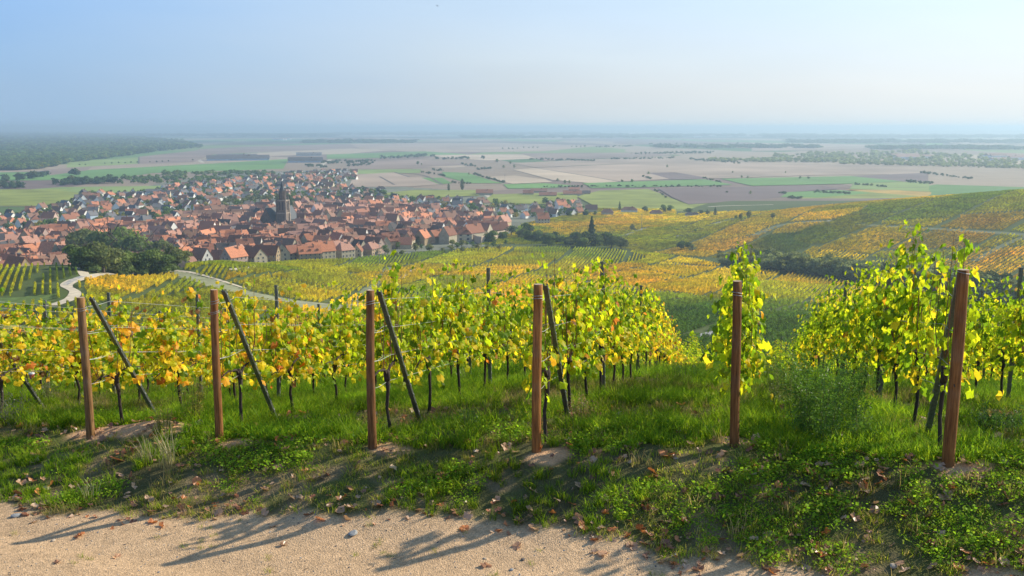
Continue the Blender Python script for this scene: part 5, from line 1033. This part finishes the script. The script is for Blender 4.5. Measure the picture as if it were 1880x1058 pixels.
ROWNAME = {-3: 'the fourth row left of the first post', -2: 'the third row from the left edge', -1: 'the leftmost row', 0: 'the row of the first post', 1: 'the row of the second post', 2: 'the row of the third post', 3: 'the row of the fourth post', 4: 'the row of the fifth post', 5: 'the row of the rightmost post', 6: 'the row beyond the rightmost post'}
NTH = ['first', 'second', 'third', 'fourth', 'fifth', 'sixth', 'seventh', 'eighth', 'ninth', 'tenth', 'eleventh', 'twelfth', 'thirteenth', 'fourteenth', 'fifteenth', 'sixteenth', 'seventeenth', 'eighteenth', 'nineteenth', 'twentieth']
ROW_ANG = math.pi / 2 - R(13.1)
def vines():
    cand = []
    for k in STARTS:
        t0 = .55 if k != 4 else .8
        for j in range(29):
            t = t0 + j * 1.62 + random.uniform(-.1, .1); x, y = on_row(k, t); z = H1(x, y); px, py, dep = project(x, y, z + 1.2)
            if px < -260 or px > 2140 or y < 3: continue
            cand.append((float(dep), k, j, x, y, z, float(px)))
    cand.sort(); far = []
    for i, (dep, k, j, x, y, z, px) in enumerate(cand):
        # colour of the row piece: golden round the leftmost posts, greener at the right
        g = fnoise(np.array([x]), np.array([y]), 5, 81, 2)[0]
        pk = 'gold' if (px < 560 and g > .30) or (px < 1250 and j > 4 and g > .55) else ('lime' if (px > 1250 or g < .36) else 'mix')
        near = -2 <= k <= 6
        if i >= 275 or not near:
            far.append((x, y, z, pk)); continue
        s = random.randrange(4); o = bpy.data.objects.new('grapevine', None); COL.objects.link(o); o.location = (x, y, z - .02); sc = random.uniform(.93, 1.06) * {4: 1.16, 5: 1.16, 6: 1.08, 3: 1.08, 2: 1.06, 1: 1.0, 0: .95}.get(k, .9); o.rotation_euler = (0, 0, ROW_ANG + (math.pi if random.random() > .5 else 0)); o.scale = (1, 1, sc)
        look = {'gold': 'golden yellow', 'lime': 'bright green', 'mix': 'yellow green'}[pk]
        tag(o, f"{look} grapevine, {NTH[min(j, 19)]} plant of {ROWNAME.get(k, 'a row at the side')}", 'grapevine', 'grapevines of the front rows')
        if j > 19: o['label'] = f"{look} grapevine at the far end of {ROWNAME.get(k, 'a row at the side')}"
        # the nearest vines carry leaves that can be picked apart
        if dep < 17.5 and -1 <= k <= 6 and -40 < px < 1920:
            P, Rm, Sz, C, K, sp, rng = vine_spec(900 + i, palette=PAL[pk], n=400 if k != 4 else 430, tall=1.0 if k not in (4, 5) else 1.04)
            if k == 4: P[:, 1] *= .8
            if j == 0 and k != 4:       # the first plant of a row is thin and leans behind the brace
                flip = -1 if abs(o.rotation_euler.z - ROW_ANG) > 1 else 1; P[:, 0] *= .72; P[:, 0] += .12 * flip; P[:, 1] = P[:, 1] * .6 + .10 * flip * (1 if k < 4 else -1); kp = rng.random(len(P)) < .55; P, Rm, Sz, C, K = P[kp], Rm[kp], Sz[kp], C[kp], K[kp]
            order = rng.permutation(len(P)); nl = 110; A = order[:nl]; B = order[nl:]
            link('foliage', leaves_mesh('foliage', P[B], Rm[B], Sz[B], C[B], M_leaf, rng), o)['kind'] = 'stuff'
            for q_ in A:
                lf = link('leaf', LEAFV[(K[q_], int(rng.integers(0, 3)))], o); Mx = Matrix([list(r) for r in Rm[q_]]); lf.location = P[q_]; lf.rotation_euler = Mx.to_euler(); lf.scale = (Sz[q_],) * 3
            link('trunk', trunk_mesh(i * 7), o); link('canes', canes_mesh(sp), o)
        else:
            f, t_, c = PROT[(pk, s)]; link('foliage', f, o)['kind'] = 'stuff'; link('trunk', t_, o)
            if dep < 30: link('canes', c, o)
    # the rest of the rows
    combos = []
    for pk in PAL:
        for s in range(2):
            f, t_, c = PROT[(pk, s)]; me = f.copy(); import bmesh
            bm = bmesh.new(); bm.from_mesh(me); n0 = len(bm.faces); bm.from_mesh(t_); bm.faces.ensure_lookup_table()
            for fc in list(bm.faces)[n0:]: fc.material_index = 1
            lay = bm.verts.layers.float_color['Col']
            bm.to_mesh(me); bm.free(); me.materials.append(M_vinebark); combos.append(me)
    cl = proto_collection('row_vine', combos); idx = {pk: i * 2 for i, pk in enumerate(PAL)}
    P = np.array([f[:3] for f in far]); n = len(far); rz = ROW_ANG + np.pi * (RNG.random(n) > .5)
    scatter('far_vine_rows', cl, P, np.stack([0 * rz, 0 * rz, rz], 1), .93 + .12 * RNG.random((n, 3)), np.ones((n, 3)), [idx[f[3]] + random.randrange(2) for f in far], 'outer and distant vines of the front vineyard running downhill', 'vines')
    print('vines', len(cand), 'far', len(far))
vines()
# ---- steel line stakes
def stakes():
    st = steel_profile((0, 0, -.15), (0, 0, 2.0), .045, 'stake_bar'); lst = [steel_profile((0, 0, -.15), (0, 0, 2.15), .055, 'line_stake', 24)]
    it = []
    for k in STARTS:
        if not -7 <= k <= 8: continue
        for j in range(1, 9):
            t = 5.7 * j + {0: -.3, 1: .5, 2: 0, 3: 0, 4: .2, 5: -.6}.get(k, random.uniform(-1, 1)); x, y = on_row(k, t); z = H1(x, y); px, py, dep = project(x, y, z)
            if px < -100 or px > 1980: continue
            o = link('line_stake', lst[0], None, (x, y, z), (random.uniform(-.03, .03), random.uniform(-.03, .03), ROW_ANG + math.pi / 2 + random.uniform(-.1, .1)), (1, 1, random.uniform(.97, 1.05) if not (k == 3 and j == 1) else 1.03)); o['category'] = 'stake'
            it.append((o, f"upright grey steel stake, {NTH[j - 1]} one along {ROWNAME.get(k, 'an outer row')}"))
    label_all(it, 'steel stakes along the vine rows')
stakes()
# ---- wires
def wires():
    for k in STARTS:
        if not -5 <= k <= 7: continue
        o = bpy.data.objects.new('trellis_wires', None); COL.objects.link(o); x0, y0 = STARTS[k]; o.location = (x0, y0, H1(x0, y0))
        tag(o, f"thin steel wires strung along {ROWNAME.get(k, 'an outer row at the left' if k < 0 else 'an outer row at the right')}", 'wires', 'trellis wires')
        if k < -3: o['label'] = f"thin steel wires along the {NTH[-k]} row left of the first post"
        for hh, off in ((.72, 0), (1.05, .04), (1.05, -.04), (1.4, .04), (1.42, -.04), (1.76, 0)):
            m = MB(); pts = []
            for t in [0, .6] + list(np.arange(5.7, 46, 5.7)):
                x, y = on_row(k, t, off if t > .3 else 0); pts.append((x - x0, y - y0, H1(x, y) + hh - H1(x0, y0)))
            fine = []
            for a, b in zip(pts[:-1], pts[1:]):
                for s in (0, .5): fine.append((a[0] + (b[0] - a[0]) * s, a[1] + (b[1] - a[1]) * s, a[2] + (b[2] - a[2]) * s - (.02 if s else 0)))
            m.tube(fine + [pts[-1]], .003, 4, caps=False); link('wire', m.mesh('wire', [M_wire]), o)
wires()
# ---- little plastic cups hung in the rows
def cup(px, py, row_y, white, label):
    a, b, c = px_dir(px, py); t = row_y / float(b); o = bpy.data.objects.new('hanging_cup', None); COL.objects.link(o); o.location = (float(a) * t, row_y, float(c) * t)
    r = .045; m = MB().tube([(0, 0, -.055), (0, 0, 0), (0, 0, .035)], [r * .72, r * .9, r * 1.0], 14); link('cup', m.mesh('cup', [M_white if white == 2 else M_pink]), o)
    m = MB().tube([(0, 0, .035), (0, 0, .05)], [r * 1.18, r * 1.12], 14); link('lid', m.mesh('lid', [M_white]), o)
    m = MB().tube([(0, 0, .05), (.03, 0, .1), (.02, .02, .16)], .003, 4); link('hook', m.mesh('hook', [M_wire]), o); tag(o, label, 'cup', 'cups hung in the vines')
cup(530, 674, 15.8, 1, 'small pink cup with white lid hung beside a trunk, between second and third posts'); cup(1050, 678, 13.2, 1, 'small pink cup with white lid right of the fourth wooden post'); cup(58, 690, 16.5, 1, 'small pink cup with white lid in the vines at the left edge')
# ------------------------------------------------------------------ grass, weeds, leaf litter, stones
def tuft(seed, n, h0, h1, r, w, cols, lean=.5, seg=3):
    rng = np.random.default_rng(seed); Vs = []; Fs = []; Cs = []; b = 0
    for i in range(n):
        a = rng.random() * 6.283; rr = r * math.sqrt(rng.random()); bx, by = math.cos(a) * rr, math.sin(a) * rr; h = h0 + (h1 - h0) * rng.random(); d = rng.random() * 6.283; ln = lean * h * (.3 + rng.random()); ww = w * (.7 + .6 * rng.random())
        dx, dy = math.cos(d), math.sin(d); o = np.array([-dy, dx]) * ww / 2; c = np.array(cols[rng.integers(0, len(cols))]) * (.8 + .4 * rng.random()); v = []
        for s in range(seg + 1):
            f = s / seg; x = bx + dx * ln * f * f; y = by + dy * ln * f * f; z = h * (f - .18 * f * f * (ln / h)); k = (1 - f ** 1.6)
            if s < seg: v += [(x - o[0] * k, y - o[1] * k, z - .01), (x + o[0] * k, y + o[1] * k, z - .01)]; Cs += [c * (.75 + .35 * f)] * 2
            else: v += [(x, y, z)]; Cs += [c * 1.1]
        Vs += v
        for s in range(seg - 1): q0 = b + 2 * s; Fs.append((q0, q0 + 1, q0 + 3, q0 + 2))
        q0 = b + 2 * (seg - 1); Fs.append((q0, q0 + 1, q0 + 2)); b += len(v)
    return mesh('grass_tuft', Vs, Fs, [M_grass], np.array(Cs))
GC = [(.15, .27, .015), (.22, .34, .018), (.30, .38, .025), (.10, .20, .015)]; GD = [(.18, .27, .02), (.26, .32, .03), (.33, .30, .07), (.44, .36, .18)]; GDRY = [(.42, .34, .18), (.30, .25, .12), (.17, .20, .06), (.36, .28, .16)]
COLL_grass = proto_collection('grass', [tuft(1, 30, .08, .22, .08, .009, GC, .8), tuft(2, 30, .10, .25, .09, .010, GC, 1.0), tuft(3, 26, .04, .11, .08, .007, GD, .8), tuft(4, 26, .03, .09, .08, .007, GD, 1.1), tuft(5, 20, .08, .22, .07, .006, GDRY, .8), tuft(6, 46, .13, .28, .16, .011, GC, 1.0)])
def herb(seed, n, r, h, s):      # low broad-leaved cover
    rng = np.random.default_rng(seed); a = rng.random(n) * 6.283; rr = r * np.sqrt(rng.random(n)); P = np.stack([np.cos(a) * rr, np.sin(a) * rr, .01 + h * rng.random(n)], 1); N = np.stack([rng.normal(size=n) * .8, rng.normal(size=n) * .8, np.ones(n)], 1)
    C = np.array([(.14, .26, .015), (.21, .33, .02), (.30, .38, .03)])[rng.integers(0, 3, n)] * (.8 + .4 * rng.random((n, 1))); Vv, Ff, Cc = quad_cloud(P, N, s * .62, rng, C, 1.2); return mesh('herb', Vv, Ff, [M_grass], Cc)
COLL_herb = proto_collection('herb', [herb(i, 40, .11, .06, .03) for i in range(3)] + [herb(5, 30, .12, .10, .045)])
def spread_pts(n, xr, yr, cond=None):
    X = RNG.uniform(*xr, n); Y = RNG.uniform(*yr, n); k = np.ones(n, bool) if cond is None else cond(X, Y); X, Y = X[k], Y[k]
    px, py, dep = project(X, Y, height(X, Y)); k = (px > -260) & (px < 2700) & (py < 1250) & (dep > 2); return X[k], Y[k]
def grass():
    # lush band behind the posts and on the bank, thinning on the track
    def dens(X, Y, lo, hi):
        q = q_of(X, Y); e = edge_q(X, Y); b = bare_fn(X, Y); n = fnoise(X, Y, .8, 91, 3); k = (q > e + .02 - .10 * RNG.random(len(X))) & (RNG.random(len(X)) > b * 1.0) & (q > lo) & (q < hi); return k, q, n
    def put(name, X, Y, kinds, sc, tint, label):
        n = len(X); Z = height(X, Y); s = sc * (.75 + .5 * RNG.random((n, 1))) * np.ones((n, 3)); s[:, 2] *= (.8 + .4 * RNG.random(n)); sl = np.stack([RNG.normal(size=n) * .12, RNG.normal(size=n) * .12, RNG.random(n) * 6.3], 1)
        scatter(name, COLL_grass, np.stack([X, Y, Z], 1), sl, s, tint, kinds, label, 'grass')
    # bank in front of the posts
    X, Y = spread_pts(19000, (-9, 13), (5.5, 14.5)); k, q, n = dens(X, Y, -4, .3); X, Y, q, n = X[k], Y[k], q[k], n[k]
    lush = fnoise(X, Y, 1.3, 95, 2) + .18 * (X < 0) - .06 * (q < -1.0)
    kind = np.where(lush > .58, RNG.integers(0, 2, len(X)), np.where(RNG.random(len(X)) < .06 + .25 * (n < .36), 4, RNG.integers(2, 4, len(X))))
    keep = RNG.random(len(X)) < np.clip(.35 + .9 * (n - .25), .25, 1); X, Y, kind, lush = X[keep], Y[keep], kind[keep], lush[keep]
    dk = fnoise(X, Y, 1.9, 97, 2)[:, None]; tint = np.array([[1.1, 1.0, .85]]) * (.3 + 1.4 * dk); sc = np.where(kind < 2, .68, .9)[:, None]
    put('bank_grass', X, Y, kind, sc, tint, 'short patchy green grass on the bank in front of the posts')
    # tall grass between the rows
    X, Y = spread_pts(36000, (-13, 17), (6.8, 22)); k, q, n = dens(X, Y, .1, 9); X, Y, q, n = X[k], Y[k], q[k], n[k]; m = RNG.random(len(X)) < np.clip(.25 + 1.3 * (n - .25), .2, 1); X, Y, q, n = X[m], Y[m], q[m], n[m]
    l2 = fnoise(X, Y, 1.7, 99, 3); kind = np.where(l2 > .5, np.where(RNG.random(len(X)) < .5, 5, RNG.integers(0, 2, len(X))), np.where(RNG.random(len(X)) < .38, 4, RNG.integers(1, 4, len(X))))
    put('row_grass', X, Y, kind, .88, np.array([[1.0, .93, .8]]) * (.25 + 1.45 * l2[:, None]), 'lush bright green grass growing between the vine rows')
    X, Y = spread_pts(32000, (-34, 34), (14, 62)); q = q_of(X, Y); k = q > 8; X, Y = X[k], Y[k]; n = len(X); D = np.hypot(X, Y); l2 = fnoise(X, Y, 2.5, 99, 2)
    put('row_grass', X, Y, np.where(l2 > .45, 5, np.where(RNG.random(n) < .4, 4, 1)), np.clip(D / 18, 1, 2.6)[:, None] * .9, np.array([[1.0, 1.0, .9]]) * (.75 + .5 * l2[:, None]), 'grass between the farther vine rows running downhill')
    # stray tufts on the track
    X, Y = spread_pts(500, (-7, 5), (7.5, 11.5)); q = q_of(X, Y); e = edge_q(X, Y); k = (q < e) & (q > e - 1.6) & (fnoise(X, Y, .35, 101, 2) > .60); X, Y = X[k], Y[k]
    put('track_grass', X, Y, RNG.integers(2, 4, len(X)), .55, np.ones((len(X), 3)), 'thin stray grass growing at the edge of the track')
    # broad-leaved ground cover, thickest at the lower right
    X, Y = spread_pts(16000, (-8, 9), (6.5, 14)); q = q_of(X, Y); e = edge_q(X, Y); n = fnoise(X, Y, .7, 103, 3) + .16 * sstep(-1, 2.5, X) - .12; k = (q > e) & (q < 1.2) & (n > .50) & (RNG.random(len(X)) > bare_fn(X, Y)); X, Y = X[k], Y[k]; n = len(X)
    scatter('ground_cover', COLL_herb, np.stack([X, Y, height(X, Y)], 1), np.stack([0 * X, 0 * X, RNG.random(n) * 6.3], 1), (.7 + .6 * RNG.random((n, 1))) * np.ones((n, 3)), np.ones((n, 3)) * (.7 + .6 * RNG.random((n, 1))), RNG.integers(0, 4, n), 'small leafy weeds and clover covering the bank', 'weeds')
grass()
# ---- feathery weeds
def weed_mesh(seed, h, r, n, c, leaf):
    rng = np.random.default_rng(seed); m = MB(); Vs = []; Fs = []; Cs = []; b = 0; ns = 16
    PX = []; 
    for s in range(ns):
        a = rng.random() * 6.283; rr = r * math.sqrt(rng.random()); hh = h * (.55 + .45 * rng.random()); bx, by = math.cos(a) * rr * .5, math.sin(a) * rr * .5; tx, ty = math.cos(a) * rr, math.sin(a) * rr
        m.tube([(bx, by, -.03), ((bx + tx) / 2, (by + ty) / 2, hh * .5), (tx, ty, hh)], [.004, .003, .0015], 4, caps=False)
        t = .12 + .88 * rng.random(n // ns); a2 = rng.random(n // ns) * 6.283; w = .09 * (1 - .55 * t) * rng.random(n // ns) ** .5 + .01
        PX.append(np.stack([bx + (tx - bx) * t + np.cos(a2) * w, by + (ty - by) * t + np.sin(a2) * w, hh * t], 1))
    P = np.concatenate(PX); N = rng.normal(size=P.shape) + [0, 0, .4]; C = np.array(c)[None] * (.7 + .6 * rng.random((len(P), 1))); return m, quad_cloud(P, N, leaf, rng, C, .35)
def weed(px, py, h, r, c, label, n=900, leaf=.035, group=None):
    X, Y, Z = hdeg(px, py); m, (Vv, Ff, Cc) = weed_mesh(int(px * 7), h, r, n, c, leaf); o = bpy.data.objects.new('weed_plant', None); COL.objects.link(o); o.location = (X, Y, H1(X, Y)); link('foliage', mesh('foliage', Vv, Ff, [M_treeO2], Cc), o); link('stems', m.mesh('stems', [M_stem]), o); tag(o, label, 'weed', group)
M_treeO2 = leafmat('weed_leaf', .45, False, .03, 1.5); M_stem = mat('weed_stem', (.16, .16, .05), .8)
WG = (.12, .22, .03); WY = (.38, .33, .06); WD = (.30, .20, .10)
weed(1500, 812, 1.1, .5, WG, 'large dark green feathery weed in the gap between the two right posts', 4500, .045); weed(1545, 780, 1.0, .45, WG, 'feathery weed just behind and right of the largest one', 3000, .045); weed(1450, 750, 1.0, .45, (.15, .20, .05), 'pale feathery weed left of the largest one', 1500)
weed(1580, 815, .45, .22, WG, 'low feathery weed right of the largest one', 1100); weed(1600, 720, .7, .3, WG, 'feathery weed under the right hand vine row', 1300); weed(1420, 680, .9, .25, (.17, .20, .06), 'tall thin yellowish weed behind the fifth post', 1000); weed(1400, 640, 1.0, .3, WG, 'tall feathery weed far down the right hand gap', 1100)
weed(355, 775, .65, .16, WY, 'upright yellowing weed left of the second wooden post', 900, .035); weed(330, 740, .7, .2, WG, 'green weed behind the yellowing one', 900); weed(372, 745, .6, .13, WD, 'dry brown seeding weed by the second wooden post', 500, .03); weed(300, 790, .35, .15, WY, 'small yellowish weed above the dry grass clump', 400)
weed(560, 700, .6, .35, (.14, .19, .07), 'grey green weed patch under the vines right of the pink cup', 1400); weed(600, 690, .55, .35, WG, 'low weed patch between second and third posts', 1100); weed(440, 720, .6, .3, WY, 'yellowish weed behind the second post', 900); weed(1260, 700, .5, .35, WG, 'weed patch under the fourth row', 900)
weed(1830, 800, .4, .3, (.07, .14, .03), 'dark green leafy clump right of the rightmost post', 900, .05); weed(1870, 700, .6, .35, WD, 'dry reddish weed at the right edge', 700); weed(90, 740, .5, .3, (.20, .2, .10), 'dry grey weed at the left edge', 700); weed(15, 780, .55, .3, (.12, .12, .09), 'withered grey weed at the far left', 600)
weed(1070, 770, .4, .2, WD, 'reddish dry stalks at the foot of the fourth post brace', 500, .03); weed(860, 790, .3, .12, WG, 'small thin weed between third and fourth posts', 300)
# clump of long dry grass
def dry_clump(px, py, h, n, label):
    X, Y, Z = hdeg(px, py); t = tuft(int(px), n, h * .6, h, .10, .006, [(.55, .45, .27), (.48, .38, .2), (.40, .36, .16)], .55, 4); o = link('dry_grass', t, None, (X, Y, H1(X, Y) - .01)); tag(o, label, 'dry grass clump')
for me_ in (M_grass,): pass
M_dry = leafmat('dry_grass', .35, False, .05, 1.3)
def dry_clump2(*a):
    dry_clump(*a); o = COL.objects[-1]; o.data.materials.clear(); o.data.materials.append(M_dry)
dry_clump2(308, 855, .62, 60, 'clump of long straw coloured grass in front of the dug earth'); dry_clump2(272, 848, .45, 36, 'smaller straw coloured grass clump left of the long one'); dry_clump2(170, 915, .3, 30, 'low dry grass clump at the track edge on the left'); dry_clump2(850, 700, .5, 26, 'thin pale grass stalks under the vines')
# ---- fallen leaves
def dead_leaf(seed):
    rng = np.random.default_rng(seed); T, Fq = TPL[seed % 3]; T = T.copy(); T[:, 2] = .25 * (T[:, 0] ** 2) * rng.uniform(-2, 3) + .2 * T[:, 1] ** 2 * rng.uniform(-2, 3) + .06 * rng.normal(size=len(T)); c = [(.36, .17, .085), (.48, .27, .15), (.26, .10, .05), (.55, .35, .22), (.50, .18, .06)][seed % 5]
    return mesh('fallen_leaf', T, Fq, [M_dead], np.repeat(np.array(c)[None], len(T), 0) * (.8 + .4 * rng.random((len(T), 1))))
DL = [dead_leaf(i) for i in range(10)]
M_deadT = leafmat('dead_leaf_scatter', .25, True, .05, 1.2)
def litter():
    it = []
    spots = [(893, 1040, .12), (1113, 918, .15), (1095, 990, .13), (1150, 985, .12), (440, 935, .14), (455, 925, .12), (640, 935, .13), (625, 942, .11), (147, 985, .13), (215, 848, .2), (70, 840, .22), (60, 850, .18), (930, 825, .14), (1225, 838, .2), (1360, 915, .16), (1500, 912, .14), (1415, 995, .2), (1412, 988, .15), (1510, 1020, .2), (1525, 1012, .18), (1415, 1045, .18), (1480, 1040, .15), (1735, 915, .16), (1750, 900, .12), (1215, 1000, .16), (1185, 1000, .14), (1065, 955, .1), (980, 970, .12), (810, 880, .14), (600, 875, .12), (740, 888, .14), (590, 880, .1), (520, 1000, .1), (280, 960, .12), (50, 945, .13), (105, 1034, .08), (1090, 1015, .1), (950, 1005, .12), (560, 868, .1), (1620, 880, .15), (1410, 850, .13), (1430, 842, .12), (300, 835, .1), (1655, 950, .13), (1810, 985, .12), (1570, 955, .12), (1480, 895, .13), (1160, 1005, .13), (1125, 978, .12), (1050, 930, .1), (835, 945, .12), (860, 950, .12), (770, 940, .1), (1195, 880, .08), (1840, 930, .12), (880, 790, .13), (1010, 780, .14), (1380, 770, .1)]
    for i, (px, py, s) in enumerate(spots):
        X, Y, Z = hdeg(px, py); o = link('fallen_leaf', DL[(i * 3) % 10], None, (X, Y, H1(X, Y) + (.03 if py < 985 and q_of(X, Y) > edge_q(X, Y) else .012)), (random.uniform(-.5, .5), random.uniform(-.5, .5), random.uniform(0, 6.28)), (s, s, s)); o['category'] = 'fallen leaf'
        tr = bool(q_of(X, Y) < edge_q(X, Y)); cn = ['reddish brown', 'tan', 'dark brown', 'pale', 'orange'][(i * 3) % 10 % 5]
        xb = ['at the left edge', 'below the first post', 'below the second post', 'below the third post', 'below the fourth post', 'left of the fifth post', 'below the fifth post', 'below the gap at right', 'below the rightmost post'][int(np.searchsorted([110, 280, 540, 830, 1080, 1280, 1440, 1680], px))]
        it.append((o, f"{cn} fallen leaf {'on the track' if tr else 'on the bank'} {xb}"))
    label_all(it, 'fallen leaves')
    cl = proto_collection('litter', []); 
    for i, d in enumerate(DL): m2 = d.copy(); m2.materials.clear(); m2.materials.append(M_deadT); o = bpy.data.objects.new(f'litter_{i:02d}', m2); cl.objects.link(o)
    X, Y = spread_pts(11000, (-8, 9), (6.5, 14)); q = q_of(X, Y); e = edge_q(X, Y); w = np.exp(-((q - e - .05) / .22) ** 2) * .9 + .16 * (q > e) + .012 + .25 * np.exp(-((q + .2) / .4) ** 2) * (fnoise(X, Y, .8, 111, 2) > .5) + .45 * np.exp(-(((X - 2.9) / .9) ** 2 + ((Y - 8.9) / .35) ** 2)) + .3 * (X > 1) * (q > e) * (fnoise(X, Y, .5, 113, 2) > .55)
    k = RNG.random(len(X)) < w * .85; X, Y, q, e = X[k], Y[k], q[k], e[k]; n = len(X); s = .03 + .10 * RNG.random(n) ** 1.3
    scatter('leaf_litter', cl, np.stack([X, Y, height(X, Y) + np.where(q > e, .04, .008)], 1), np.stack([RNG.normal(size=n) * .4, RNG.normal(size=n) * .4, RNG.random(n) * 6.3], 1), np.stack([s, s, s], 1), np.ones((n, 3)) * (.7 + .6 * RNG.random((n, 1))), RNG.integers(0, 10, n), 'small brown dead leaves scattered along the track edge and bank', 'leaf litter')
litter()
# ---- stones and gravel
def stone(seed, mt, n=10):
    rng = np.random.default_rng(seed); import bmesh
    bm = bmesh.new(); bmesh.ops.create_icosphere(bm, subdivisions=2, radius=1)
    for v in bm.verts: d = 1 + .22 * (rng.random() - .5) + .2 * math.sin(v.co.x * 3 + seed) * math.cos(v.co.y * 2); v.co = Vector((v.co.x * d, v.co.y * d * .75, v.co.z * d * .42))
    me = bpy.data.meshes.new('stone'); bm.to_mesh(me); bm.free(); me.materials.append(mt); return me
M_stoneG = mat('grey_stone', (.27, .27, .265), .75, noise=12); M_stoneB = mat('sand_stone', (.46, .36, .26), .85, noise=14); M_stoneD = mat('dark_stone', (.13, .11, .10), .8, noise=14)
def stones():
    it = []
    for i, (px, py, s, m, w) in enumerate([(648, 981, .060, M_stoneG, 'flat blue grey stone lying on the track below the third post'), (939, 1047, .026, M_stoneG, 'small blue grey stone at the bottom edge of the track'), (960, 1028, .026, M_stoneD, 'small dark stone on the track below the fourth post'), (1640, 1040, .05, M_stoneB, 'grey rounded stone at the track edge lower right'), (30, 948, .055, M_stoneG, 'pale stone at the track edge at the left'), (98, 993, .028, M_stoneB, 'whitish stone in the long shadow at the left'), (890, 1026, .02, M_stoneB, 'tiny white stone right of the middle of the track'), (1240, 842, .04, M_stoneB, 'buff stone lying on the bank left of the fifth post'), (85, 898, .06, M_stoneB, 'rounded stone half hidden in grass at the left')]):
        X, Y, Z = hdeg(px, py); o = link('stone', stone(i, m), None, (X, Y, H1(X, Y) + s * .15), (0, 0, random.random() * 3), (s, s, s)); tag(o, w, 'stone')
    cl = proto_collection('gravel', [stone(20 + i, [M_stoneB, M_stoneB, M_stoneG, M_stoneD][i]) for i in range(4)])
    X, Y = spread_pts(16000, (-8, 6), (6.8, 12)); q = q_of(X, Y); e = edge_q(X, Y); k = (q < e + .1) | (bare_fn(X, Y) > .6); X, Y = X[k], Y[k]; n = len(X); s = .003 + .011 * RNG.random(n) ** 4
    scatter('gravel', cl, np.stack([X, Y, height(X, Y)], 1), np.stack([RNG.normal(size=n) * .3, RNG.normal(size=n) * .3, RNG.random(n) * 6.3], 1), np.stack([s, s, s], 1), np.ones((n, 3)), RNG.choice(4, n, p=[.45, .3, .1, .15]), 'fine gravel and grit strewn over the sandy track', 'gravel')
    # twigs
    m = MB()
    for i in range(90):
        x, y = random.uniform(-7, 4), random.uniform(7.5, 11)
        if q_of(x, y) > edge_q(x, y): continue
        a = random.uniform(0, 3.14); l_ = random.uniform(.02, .07); z = H1(x, y) + .006; m.tube([(x, y, z), (x + math.cos(a) * l_, y + math.sin(a) * l_, z + .004)], .0022, 4)
    tag(link('twigs', m.mesh('twigs', [M_vinebark])), 'tiny dark twigs strewn over the track', 'twigs', kind='stuff')
stones()
# ---- birds high in the sky
def bird(px, py, dist, span, label, a):
    d = px_dir(px, py); o = bpy.data.objects.new('bird', None); COL.objects.link(o); o.location = tuple(float(v) * dist for v in d); o.rotation_euler = (.2, .25, a); s = span / 2; mk = mat('bird_feathers', (.03, .03, .03), .8)
    link('body', MB().tube([(0, -.5 * s, 0), (0, -.2 * s, 0), (0, .3 * s, 0), (0, .7 * s, -.02)], [.03 * s, .13 * s, .12 * s, .02 * s], 7).mesh('body', [mk]), o)
    for q_ in (-1, 1): link('wing', MB().add([(0, -.2 * s, .03), (q_ * .5 * s, -.3 * s, .2 * s), (q_ * s, .1 * s, .1 * s), (q_ * .45 * s, .12 * s, .17 * s), (0, .2 * s, .03), (0, -.2 * s, -.01), (q_ * .5 * s, -.3 * s, .17 * s), (q_ * .45 * s, .12 * s, .14 * s), (0, .2 * s, -.01)], [(0, 1, 3, 4), (1, 2, 3), (5, 8, 7, 6), (6, 7, 2)]).mesh('wing', [mk]), o)
    tag(o, label, 'bird')
bird(803, 11, 150, .56, 'small black bird high in the sky near the top of the picture', 1.2); bird(240, 152, 380, .5, 'tiny dark bird low in the sky at the left', .4); bird(1365, 117, 400, .5, 'tiny dark bird in the pale sky at the right', 2.0)
# ------------------------------------------------------------------ haze
def build_haze():
    b = MB().box(-61000, 61000, -61000, 61000, -112, HAZE_TOP); me = b.mesh('haze', [])
    m = bpy.data.materials.new('haze_air'); m.use_nodes = True; nt = m.node_tree; nt.nodes.clear()
    o = nt.nodes.new('ShaderNodeOutputMaterial'); v = nt.nodes.new('ShaderNodeVolumePrincipled')
    v.inputs['Density'].default_value = HAZE_DENSITY; v.inputs['Color'].default_value = HAZE_COLOR; v.inputs['Anisotropy'].default_value = HAZE_G
    nt.links.new(v.outputs[0], o.inputs['Volume']); me.materials.append(m)
    tag(link('haze', me), 'thin blue autumn haze lying over the whole plain', 'haze', kind='stuff')
HAZE_TOP, HAZE_DENSITY, HAZE_COLOR, HAZE_G = 34.0, 1.5e-4, (.60, .77, .89, 1), .36
build_haze()
